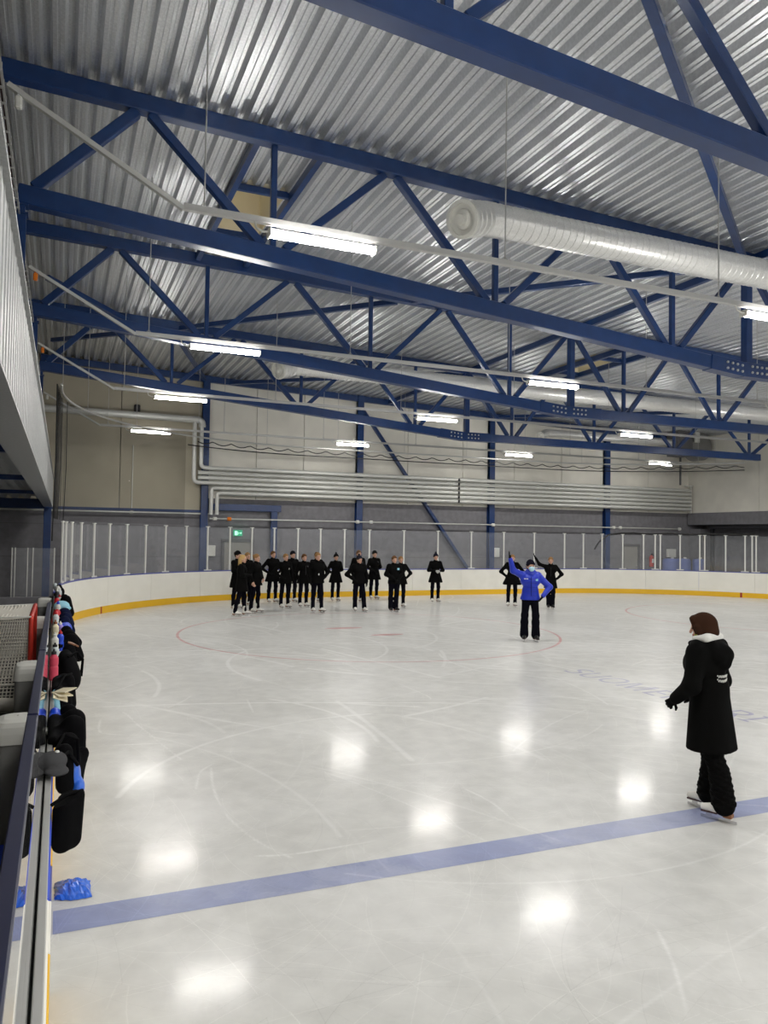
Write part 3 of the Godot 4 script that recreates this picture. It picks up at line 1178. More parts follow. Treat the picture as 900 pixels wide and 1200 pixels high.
func wall_fittings() -> void:
	var zp := WALL_Z - 0.5
	# stack of six insulated pipes along the wall
	for i in 6:
		var y := 4.84 - i * 0.19
		var t := thing("insulated_pipe", ["topmost", "second", "third", "fourth", "fifth", "lowest"][i] + " pale insulated pipe of the stack on the end wall", "pipe", V(5.3, y, zp), 0.0, "six stacked pipes on the end wall")
		var m := MB.new()
		var x0 := 0.0
		if i < 4:
			var up := 6.62 if i < 2 else 6.45
			var xc := -0.38 + 0.0 if i < 2 else -0.62
			if i == 0:
				m.tube(bend(Vector3(0.4, 0, 0), Vector3(-0.40, 0, 0.0), Vector3(-0.40, 6.55 - y, 0.0), 0.2), 0.08, 12)
			elif i == 3:
				m.tube(bend(Vector3(0.4, 0, 0), Vector3(-0.66, 0, 0.0), Vector3(-0.66, 6.55 - y, 0.0), 0.2), 0.08, 12)
			else:
				m.tube([Vector3(0.4, 0, 0), Vector3(-0.5, 0, 0)], 0.08, 12)
		else:
			var xd := 0.02 if i == 4 else 0.24
			m.tube(bend(Vector3(0.6, 0, 0), Vector3(xd, 0, 0.0), Vector3(xd, 3.05 - y, 0.0), 0.16), 0.075, 12)
			x0 = 0.0
		m.tube([Vector3(0.4, 0, 0), Vector3(10.68, 0, 0)], 0.082, 12)
		m.tube([Vector3(10.78, 0, 0), Vector3(23.9, 0, 0)], 0.082, 12)
		obj("insulation", m, M.pipe, t)
		m = MB.new()
		m.tube([Vector3(10.66, 0, 0), Vector3(10.8, 0, 0)], 0.06, 10)
		tag(obj("joint", m, M.dark_steel, t), "dark joint between pipe lengths")
		m = MB.new()
		m.tube([Vector3(23.9, 0, 0), Vector3(23.98, 0, 0)], 0.084, 12)
		obj("end_cap", m, M.pipe, t)
	var fr := MB.new()
	fr.box(V(29.32, 4.38, zp + 0.05), Vector3(0.06, 1.35, 0.12), Basis(), 0.006)
	fr.box(V(29.2, 5.08, zp + 0.05), Vector3(0.5, 0.05, 0.12))
	tag(obj("pipe_bracket", fr, M.pipe), "upright bracket holding the far ends of the six stacked pipes", "bracket")
	var m3 := MB.new()
	m3.tube([V(28.6, 7.3, zp), V(28.6, 5.1, zp)], 0.05, 8)
	tag(obj("drop_pipe", m3, M.frame_grey), "thin grey pipe dropping to the end of the pipe stack", "pipe")
	# the big pipe high up over the beige wall
	m3 = MB.new()
	m3.tube(bend(V(-3.0, 6.72, zp + 0.1), V(4.92, 6.66, zp), V(4.92, 6.4, zp), 0.2), 0.13, 14)
	tag(obj("main_pipe", m3, M.pipe), "large pale insulated pipe high on the beige end wall", "pipe")
	# black and grey conduits on the left part
	m3 = MB.new()
	m3.box(V(1.5, 3.18, WALL_Z - 0.06), Vector3(7.2, 0.1, 0.1))
	tag(obj("wall_rail", m3, M.blue), "thin dark blue rail along the foot of the beige wall panels", "rail")
	m3 = MB.new()
	m3.tube([V(-2.4, 3.08, WALL_Z - 0.2), V(5.3, 3.08, WALL_Z - 0.2)], 0.035, 8)
	tag(obj("conduit_pipe", m3, M.pipe), "thin pale pipe running below the dark blue rail on the end wall", "pipe")
	m3 = MB.new()
	m3.tube([V(2.45, 3.1, WALL_Z - 0.06), V(2.45, 5.6, WALL_Z - 0.06)], 0.018, 6)
	m3.box(V(2.45, 3.1, WALL_Z - 0.06), Vector3(0.14, 0.16, 0.1), Basis(), 0.01)
	tag(obj("cable_conduit", m3, M.white_plastic), "thin white conduit climbing the beige wall from a small junction box", "conduit")
	m3 = MB.new()
	m3.tube([V(5.3, 2.9, WALL_Z - 0.35), V(28.8, 2.9, WALL_Z - 0.35)], 0.03, 8)
	var sprink := thing("sprinkler_pipe", "thin pale pipe with valves along the grey concrete of the end wall", "pipe", Vector3.ZERO)
	obj("run", m3, M.pipe, sprink)
	for x in [5.5, 11.4, 12.0, 17.9, 24.6, 25.0, 28.7]:
		m3 = MB.new()
		m3.box(V(x, 2.9, WALL_Z - 0.35), Vector3(0.16, 0.14, 0.12), Basis(), 0.03)
		obj("valve", m3, M.white_plastic, sprink)
	m3 = MB.new()
	m3.lathe([Vector2(0, -0.09), Vector2(0.07, -0.08), Vector2(0.08, 0.0), Vector2(0.07, 0.07), Vector2(0, 0.08)], 12, Transform3D(Basis(Vector3.BACK, PI / 2), V(6.05, 2.9, WALL_Z - 0.35)))
	tag(obj("orange_cap", m3, M.orange, sprink), "bright orange pipe cap")
	# portal, door and exit sign
	var po := thing("portal_frame", "blue steel portal frame over the grey door in the end wall", "frame", V(6.7, 0, WALL_Z - 0.1))
	m3 = MB.new()
	m3.box(Vector3(0.05, 3.36, 0), Vector3(2.85, 0.26, 0.16), Basis(), 0.008)
	obj("lintel", m3, M.blue, po)
	m3 = MB.new()
	m3.box(Vector3(1.2, 1.62, 0), Vector3(0.26, 3.24, 0.14), Basis(), 0.008)
	obj("jamb", m3, M.blue, po)
	for q in [[6.48, 1.25, "door_1", "grey steel door under the green exit sign"], [25.9, 1.05, "door_2", "grey steel door beside the red fire extinguisher"]]:
		var d := thing(q[2], q[3], "door", V(q[0], 0, WALL_Z - 0.01), 0.0, "", "structure")
		m3 = MB.new()
		m3.box(Vector3(0, 1.0, 0), Vector3(q[1] - 0.16, 2.0, 0.05), Basis(), 0.004)
		obj("leaf", m3, M.door_grey, d)
		m3 = MB.new()
		for s in [-1.0, 1.0]:
			m3.box(Vector3(s * (q[1] * 0.5 - 0.04), 1.02, 0.01), Vector3(0.1, 2.04, 0.1))
		m3.box(Vector3(0, 2.06, 0.01), Vector3(q[1] + 0.02, 0.12, 0.1))
		obj("door_frame", m3, M.frame_grey, d)
		m3 = MB.new()
		m3.box(Vector3(q[1] * 0.34, 1.0, 0.05), Vector3(0.14, 0.03, 0.04), Basis(), 0.008)
		obj("door_handle", m3, M.steel, d)
	var ex := thing("exit_sign", "small green lit exit sign on the end wall above the grey door", "sign", V(6.46, 2.36, WALL_Z - 0.07))
	m3 = MB.new()
	m3.box(Vector3.ZERO, Vector3(0.36, 0.24, 0.08), Basis(), 0.01)
	obj("sign_box", m3, M.sign_green, ex)
	m3 = MB.new()   # the door and running figure, then the arrow
	m3.box(Vector3(-0.08, 0, 0.043), Vector3(0.1, 0.17, 0.006))
	m3.box(Vector3(-0.005, 0.03, 0.043), Vector3(0.03, 0.05, 0.006), Basis(Vector3.BACK, 0.5))
	m3.box(Vector3(0.0, -0.03, 0.043), Vector3(0.03, 0.07, 0.006), Basis(Vector3.BACK, -0.5))
	m3.box(Vector3(0.09, 0.0, 0.043), Vector3(0.09, 0.03, 0.006))
	m3.box(Vector3(0.125, 0.02, 0.043), Vector3(0.05, 0.02, 0.006), Basis(Vector3.BACK, -0.8))
	m3.box(Vector3(0.125, -0.02, 0.043), Vector3(0.05, 0.02, 0.006), Basis(Vector3.BACK, 0.8))
	tag(obj("pictogram", m3, M.sign_white, ex), "pale escape pictogram and arrow")
	var so := OmniLight3D.new()
	so.name = "sign_lamp"
	so.light_color = Color(0.4, 1.0, 0.8)
	so.light_energy = 0.02
	so.light_size = 0.1
	so.omni_range = 30.0
	so.shadow_enabled = true
	so.position = Vector3(0, 0, 0.2)
	ex.add_child(so)
	for q in [[5.43, 1.66, "pale electrical box on the end wall beside the grey door"], [18.2, 1.66, "pale electrical box on the end wall beside a blue column"], [28.4, 1.68, "pale electrical box above the blue barrels"]]:
		m3 = MB.new()
		m3.box(V(q[0], q[1], WALL_Z - 0.1), Vector3(0.3 if q[0] < 28.0 else 0.5, 0.42, 0.18), Basis(), 0.015)
		tag(obj("electrical_box", m3, M.white_plastic), q[2], "box")
	var fe := thing("fire_extinguisher", "red fire extinguisher on the end wall beside the door", "extinguisher", V(27.12, 1.0, WALL_Z - 0.12))
	m3 = MB.new()
	m3.lathe([Vector2(0, 0), Vector2(0.1, 0.0), Vector2(0.11, 0.03), Vector2(0.11, 0.48), Vector2(0.06, 0.56), Vector2(0.03, 0.58), Vector2(0, 0.58)], 14)
	obj("cylinder_body", m3, M.red_steel, fe)
	m3 = MB.new()
	m3.box(Vector3(0, 0.3, 0.112), Vector3(0.12, 0.2, 0.006))
	obj("label_plate", m3, M.white_print, fe)
	m3 = MB.new()
	m3.box(Vector3(0, 0.62, 0.02), Vector3(0.04, 0.08, 0.12), Basis(), 0.01)
	obj("valve_head", m3, M.dark_steel, fe)
	m3 = MB.new()
	m3.tube([Vector3(0.03, 0.6, 0.02), Vector3(0.14, 0.58, 0.02), Vector3(0.15, 0.3, 0.04), Vector3(0.13, 0.1, 0.05)], 0.014, 6)
	obj("hose", m3, M.black_cord, fe)
	for q in [[27.75, 29.6, 0.38], [28.55, 29.6, 0.36], [29.25, 29.3, 0.28]]:
		var t := thing("plastic_barrel", "pale blue plastic barrel standing behind the far boards", "barrel", V(q[0], 0, q[1]), 0.0, "blue barrels behind the boards")
		m3 = MB.new()
		var r: float = q[2]
		m3.lathe([Vector2(0, 0), Vector2(r * 0.9, 0), Vector2(r, 0.1), Vector2(r, 0.45), Vector2(r * 0.96, 0.48), Vector2(r, 0.51), Vector2(r, 1.3), Vector2(r * 0.9, 1.42), Vector2(0, 1.44)], 18)
		obj("drum", m3, M.barrel_blue, t)
		m3 = MB.new()
		m3.lathe([Vector2(0, 1.43), Vector2(0.07, 1.43), Vector2(0.07, 1.5), Vector2(0, 1.51)], 10, Transform3D(Basis(), Vector3(0.12, 0, 0)))
		obj("cap", m3, M.white_plastic, t)
	m3 = MB.new()
	var hose := []
	for q in [[1.7, -1.6], [1.9, -0.9], [2.3, -0.2]]:
		var h0 = along(28.0 + q[0] - 1.7, 0.12)
		hose.append(V(h0[0].x, 2.61 + q[1] * 0.45, h0[0].y + 0.1))
	for i in 12:
		var h1 = along(lerpf(29.1, 34.4, i / 11.0), 0.05)
		hose.append(V(h1[0].x, 2.605 + 0.02 * sin(i * 1.9), h1[0].y))
	m3.tube(hose, 0.035, 7)
	tag(obj("black_hose", m3, M.black_cord), "black hose slung along the top of the far screen by the side wall", "hose")
	# small speaker
	for q in [[14.3, 7.0], [2.55, 6.95]]:
		m3 = MB.new()
		m3.box(V(q[0], q[1], WALL_Z - 0.14), Vector3(0.22, 0.34, 0.2), Basis(), 0.03)
		m3.box(V(q[0], q[1], WALL_Z - 0.03), Vector3(0.06, 0.2, 0.06))
		tag(obj("wall_speaker", m3, M.dark_steel), "small black loudspeaker high on the pale panels" if q[0] > 10 else "small black loudspeaker high on the beige panels", "speaker")


# ------------------------------------------------------------------------------------------------------- ducts
func spiral_duct(label: String, x0: float, x1: float, y: float, zf: float, r: float, elbow: bool, rings_to: float) -> void:
	var t := thing("spiral_duct", label, "duct", V(x0, y, zf))
	var m := MB.new()
	m.tube([Vector3(0, 0, 0), Vector3((x1 - x0) * 0.5, 0, 0), Vector3(x1 - x0, 0, 0)], r, 24)
	obj("duct_pipe", m, M.duct, t)
	m = MB.new()   # lock seams winding along the duct
	var x := 0.05
	while x < rings_to - x0:
		var tr := Transform3D(Basis(Vector3.BACK, PI / 2) * Basis(Vector3.RIGHT, 0.1), Vector3(x, 0, 0))
		m.lathe([Vector2(r, -0.007), Vector2(r + 0.007, 0.0), Vector2(r, 0.007)], 20, tr)
		x += 0.13
	var sm := obj("seams", m, M.duct, t)
	sm.set_meta("kind", "stuff")
	if elbow:
		m = MB.new()
		var d := Vector3(-0.85, -0.32, 0.42).normalized()
		var p0 := Vector3(-0.02, 0, 0)
		var pts := [Vector3(0.1, 0, 0), p0]
		for i in range(1, 6):
			var u := i / 5.0
			pts.append(p0 + Vector3(-1, 0, 0) * 0.16 * u + (d - Vector3(-1, 0, 0)) * 0.16 * u * u)
		var e0: Vector3 = pts[-1]
		pts.append(e0 + d * 0.42)
		m.tube(pts, r * 1.02, 24)
		obj("elbow", m, M.duct, t)
		for k in 3:
			m = MB.new()
			var yb := d
			var xb := yb.cross(Vector3.UP).normalized()
			var tr := Transform3D(Basis(xb, yb, xb.cross(yb)), e0 + d * (0.06 + 0.13 * k))
			m.lathe([Vector2(r * 1.02, -0.015), Vector2(r * 1.07, 0.0), Vector2(r * 1.02, 0.015)], 22, tr)
			obj("collar", m, M.duct, t)
		m = MB.new()
		var yb := d
		var xb := yb.cross(Vector3.UP).normalized()
		var tr := Transform3D(Basis(xb, yb, xb.cross(yb)), e0 + d * 0.43)
		m.lathe([Vector2(r * 1.1, 0), Vector2(r * 1.1, 0.05), Vector2(r * 0.9, 0.06), Vector2(r * 0.9, 0.0), Vector2(r * 0.62, 0.0)], 24, tr)
		obj("outlet_ring", m, M.white_plastic, t)
		m = MB.new()
		m.lathe([Vector2(0, 0.12), Vector2(r * 0.3, 0.11), Vector2(r * 0.36, 0.05), Vector2(r * 0.55, 0.03), Vector2(r * 0.62, -0.02)], 20, tr)
		obj("nozzle", m, M.white_plastic, t)


func ducts() -> void:
	spiral_duct("big shiny spiral air duct with an elbow nozzle in front of the near truss", 5.85, 29.4, 7.15, 10.1, 0.25, true, 15.0)
	spiral_duct("shiny spiral air duct with an elbow nozzle between the far trusses", 6.15, 29.4, 7.2, 21.55, 0.25, true, 24.0)
	spiral_duct("short small air duct with an elbow nozzle high by the end wall", 20.0, 27.3, 7.05, 28.9, 0.17, true, 20.2)
	var f := thing("air_handler", "grey round fan casing and box under the roof in the far corner", "fan unit", V(28.3, 6.9, 28.9))
	var m := MB.new()
	m.lathe([Vector2(0, -0.35), Vector2(0.62, -0.33), Vector2(0.66, -0.3), Vector2(0.66, 0.3), Vector2(0.62, 0.33), Vector2(0, 0.35)], 28, Transform3D(Basis(Vector3.RIGHT, PI / 2), Vector3(0.45, 0.0, 0)))
	obj("fan_casing", m, M.grey_plastic, f)
	m = MB.new()
	m.box(Vector3(-0.65, 0.1, 0), Vector3(0.9, 1.2, 0.8), Basis(), 0.02)
	obj("unit_box", m, M.frame_grey, f)
	m = MB.new()
	m.box(Vector3(0.0, 0.42, 0.45), Vector3(0.3, 0.5, 0.1), Basis(), 0.02)
	obj("bracket", m, M.pipe, f)


# ------------------------------------------------------------------------------------------------------- netting
func netting() -> void:
	# rail hung 5.6 m above the boards, following their curve
	var r := thing("net_rail", "curved pale rail for the safety net above the far boards", "rail")
	var pts := []
	for i in 60:
		var p = along(lerpf(1.1, 34.0, i / 59.0), 0.05)
		pts.append(V(p[0].x, 5.6, p[0].y))
	var m := MB.new()
	m.tube(pts, 0.03, 7)
	obj("rail", m, M.wire, r)
	for i in range(2, 59, 5):
		m = MB.new()
		m.tube([pts[i], Vector3(pts[i].x, roof(pts[i].x), pts[i].z)], 0.008, 4)
		obj("hanging_wire", m, M.wire, r)
	# the drawn-up net hangs in loops under the rail
	var cord := r
	m = MB.new()
	var loops := []
	for i in 241:
		var s := lerpf(10.6, 34.0, i / 240.0)
		var p = along(s, 0.09)
		loops.append(V(p[0].x, 5.5 - 0.1 * absf(sin(s * 4.2)), p[0].y))
	m.tube(loops, 0.018, 5)
	obj("looped_cord", m, M.black_net, cord)
	m = MB.new()
	var lower := []
	for i in 80:
		var p = along(lerpf(10.2, 34.0, i / 79.0), 0.12)
		lower.append(V(p[0].x, 5.3, p[0].y))
	m.tube(lower, 0.02, 5)
	obj("lower_cord", m, M.black_net, cord)
	# the net itself is let down in the corner
	var n := thing("safety_net", "fine black safety net let down in the corner behind the bench", "net")
	m = MB.new()
	var prev := Vector3.ZERO
	for i in 121:
		var s := lerpf(1.1, 10.1, i / 120.0)
		var w := 0.04 * exp(-s * 0.2)
		var p = along(s, 0.1 + w * sin(i * 1.1))
		var q := V(p[0].x, 0, p[0].y)
		if i > 0:
			m.quad(prev + Vector3(0, 2.6, 0), q + Vector3(0, 2.6, 0), q + Vector3(0, 5.58, 0), prev + Vector3(0, 5.58, 0), Vector3(p[1].x, 0, -p[1].y))
		prev = q
	obj("net_sheet", m, M.net_haze, n)
	for q in [1.1, 1.25, 1.6, 2.2, 2.9, 3.6]:
		m = MB.new()
		var p = along(q, 0.14)
		m.tube([V(p[0].x, 5.6, p[0].y), V(p[0].x + 0.01, 4.0, p[0].y), V(p[0].x - 0.02, 2.1 if q < 1.5 else 2.62, p[0].y)], 0.014 if q < 1.5 else 0.01, 5)
		obj("gathered_edge", m, M.black_net, n)


# ------------------------------------------------------------------------------------------------------- left fittings
func left_fittings() -> void:
	var t := thing("wire_cable_tray", "wire mesh cable tray with white cables along the balcony columns", "cable tray", V(-0.82, 6.6, 16.5))
	var m := MB.new()
	for i in 5:
		m.box(Vector3(-0.2 + i * 0.1, 0, 0), Vector3(0.02, 0.014, 26.0))
	for s in [-1.0, 1.0]:
		m.box(Vector3(s * 0.2, 0.06, 0), Vector3(0.012, 0.012, 26.0))
	for i in 87:
		m.box(Vector3(0, -0.012, -13.0 + i * 0.3), Vector3(0.41, 0.014, 0.03))
		for s in [-1.0, 1.0]:
			m.box(Vector3(s * 0.205, 0.03, -13.0 + i * 0.3), Vector3(0.014, 0.07, 0.03))
	obj("mesh_tray", m, M.wire, t)
	for q in [[0.1, "white_plastic"], [0.14, "white_plastic"], [-0.05, "navy_fabric"], [0.17, "sole_dark"]]:
		m = MB.new()
		var pts := []
		for i in 40:
			pts.append(Vector3(q[0] + 0.012 * sin(i * 0.9 + q[0] * 30), 0.018, -13.0 + i * 0.667))
		m.tube(pts, 0.013, 5)
		obj("cable", m, M[q[1]], t)


# ------------------------------------------------------------------------------------------------------- bench side
func bench_side() -> void:
	var labels := ["grey bin with a white domed lid standing behind the near screen", "grey bin with a white domed lid beside the goal net", "grey bin with a white domed lid behind the red goal post", "grey bin with a white domed lid by the bench partition"]
	var zs := [6.05, 8.5, 12.95, 16.6]
	for i in 4:
		var t := thing("litter_bin", labels[i], "bin", V(-0.24, 0.011, zs[i]))
		var m := MB.new()
		rounded(m, 0.0, 0.84, 0.125, 0.15, 0.135, 0.165, 0.05)
		obj("bin_body", m, M.grey_plastic, t)
		m = MB.new()
		var prev := 0.84
		var steps := [[0.83, 1.0], [0.9, 1.0], [0.945, 0.95], [0.975, 0.84], [0.99, 0.6], [0.995, 0.05]]
		for k in steps.size() - 1:
			rounded(m, steps[k][0], steps[k + 1][0], 0.145 * steps[k][1], 0.175 * steps[k][1], 0.145 * steps[k + 1][1], 0.175 * steps[k + 1][1], 0.06)
		obj("lid", m, M.white_plastic, t)
	goal()
	var cr := thing("plastic_crate", "bright blue plastic crate on the matting beside the bin", "crate", V(-0.43, 0.011, 5.3))
	var cm := MB.new()
	for s in [-1.0, 1.0]:
		cm.box(Vector3(s * 0.14, 0.14, 0), Vector3(0.015, 0.28, 0.4))
		cm.box(Vector3(0, 0.14, s * 0.2), Vector3(0.28, 0.28, 0.015))
	cm.box(Vector3(0, 0.01, 0), Vector3(0.28, 0.02, 0.4))
	obj("crate_body", cm, M.vivid_blue, cr)
	cm = MB.new()
	for s in [-1.0, 1.0]:
		cm.box(Vector3(s * 0.145, 0.285, 0), Vector3(0.03, 0.02, 0.43))
		cm.box(Vector3(0, 0.285, s * 0.205), Vector3(0.3, 0.02, 0.03))
	obj("crate_rim", cm, M.vivid_blue, cr)


# a rounded-rectangle tube wall from y0 to y1
func rounded(m: MB, y0: float, y1: float, ax: float, az: float, bx: float, bz: float, r: float) -> void:
	var ring_ := func(hx: float, hz: float, y: float) -> Array:
		var o := []
		var rr := minf(r, minf(hx, hz) * 0.9)
		for k in 4:
			var cx := (hx - rr) * (1.0 if k in [0, 3] else -1.0)
			var cz := (hz - rr) * (1.0 if k < 2 else -1.0)
			for j in 5:
				var a := PI / 2 * (k + j / 4.0)
				o.append([Vector3(cx + rr * cos(a), y, cz + rr * sin(a)), Vector3(cos(a), 0, sin(a))])
		return o
	var lo = ring_.call(ax, az, y0)
	var hi = ring_.call(bx, bz, y1)
	var tilt := (ax - bx) / maxf(y1 - y0, 1e-4)
	var base := m.v.size()
	for i in 20:
		var nn: Vector3 = (lo[i][1] + Vector3.UP * tilt).normalized()
		m.vert(lo[i][0], nn)
		m.vert(hi[i][0], nn)
	for i in 20:
		var a := base + i * 2
		var b := base + ((i + 1) % 20) * 2
		m.tri3(a, b, b + 1, m.n[a])
		m.tri3(a, b + 1, a + 1, m.n[a])


func goal() -> void:
	# a hockey goal parked along the boards, its mouth towards them
	var t := thing("hockey_goal", "parked hockey goal with red posts and a pale net", "goal", V(-0.31, 0.011, 11.75))
	var m := MB.new()
	var w := 0.915
	m.tube(bend(Vector3(0, 0, w), Vector3(0, 1.2, w), Vector3(0, 1.2, 0), 0.05) + bend(Vector3(0, 1.2, 0), Vector3(0, 1.2, -w), Vector3(0, 0, -w), 0.05), 0.03, 10)
	tag(obj("goal_frame", m, M.red_steel, t), "red goal posts and crossbar")
	m = MB.new()
	m.tube([Vector3(0, 0.03, w), Vector3(-0.75, 0.03, w), Vector3(-1.05, 0.03, w - 0.3), Vector3(-1.05, 0.03, -w + 0.3), Vector3(-0.75, 0.03, -w), Vector3(0, 0.03, -w)], 0.025, 8)
	obj("base_frame", m, M.white_plastic, t)
	m = MB.new()
	m.tube([Vector3(0, 1.2, w), Vector3(-0.5, 1.19, w - 0.05), Vector3(-0.55, 1.19, 0), Vector3(-0.5, 1.19, -w + 0.05), Vector3(0, 1.2, -w)], 0.018, 6)
	obj("top_frame", m, M.white_plastic, t)
	# net: sagging cords on the near side, back, top
	m = MB.new()
	var sag := func(p: Vector3, k: float) -> Vector3:
		return p + Vector3(0, 0, 0)
	var side := func(u: float, v2: float, s: float) -> Vector3:
		var depth := lerpf(0.95, 0.52, v2)
		return Vector3(-u * depth, 0.04 + v2 * 1.15, s * (w - 0.01 - 0.05 * sin(PI * u) * sin(PI * v2)))
	for s in [1.0, -1.0]:
		for i in 27:
			var pts := []
			for j in 9:
				pts.append(side.call(j / 8.0, i / 26.0, s))
			m.tube(pts, 0.0065, 4, false)
		for i in 21:
			var pts := []
			for j in 9:
				pts.append(side.call(i / 20.0, j / 8.0, s))
			m.tube(pts, 0.0065, 4, false)
	var back := func(u: float, v2: float) -> Vector3:
		var depth := lerpf(0.98, 0.53, v2) + 0.05 * sin(PI * v2)
		return Vector3(-depth, 0.04 + v2 * 1.15, lerpf(-w, w, u))
	for i in 27:
		m.tube([back.call(0.0, i / 26.0), back.call(0.5, i / 26.0), back.call(1.0, i / 26.0)], 0.0065, 4, false)
	for i in 41:
		var pts := []
		for j in 7:
			pts.append(back.call(i / 40.0, j / 6.0))
		m.tube(pts, 0.0065, 4, false)
	for i in 13:
		m.tube([Vector3(-i * 0.044, 1.2, -w), Vector3(-i * 0.044, 1.17, 0), Vector3(-i * 0.044, 1.2, w)], 0.009, 4, false)
	for i in 41:
		var zz := lerpf(-w, w, i / 40.0)
		m.tube([Vector3(0, 1.2, zz), Vector3(-0.28, 1.175, zz), Vector3(-0.54, 1.19, zz)], 0.009, 4, false)
	var net := obj("goal_net", m, M.net_cord, t)
	net.set_meta("kind", "stuff")
	# padding bundle tied along the foot
	m = MB.new()
	m.tube([Vector3(-0.1, 0.1, w + 0.02), Vector3(-0.5, 0.14, w + 0.05), Vector3(-0.95, 0.1, w - 0.06)], 0.085, 10)
	obj("foot_padding", m, M.net_cord, t)


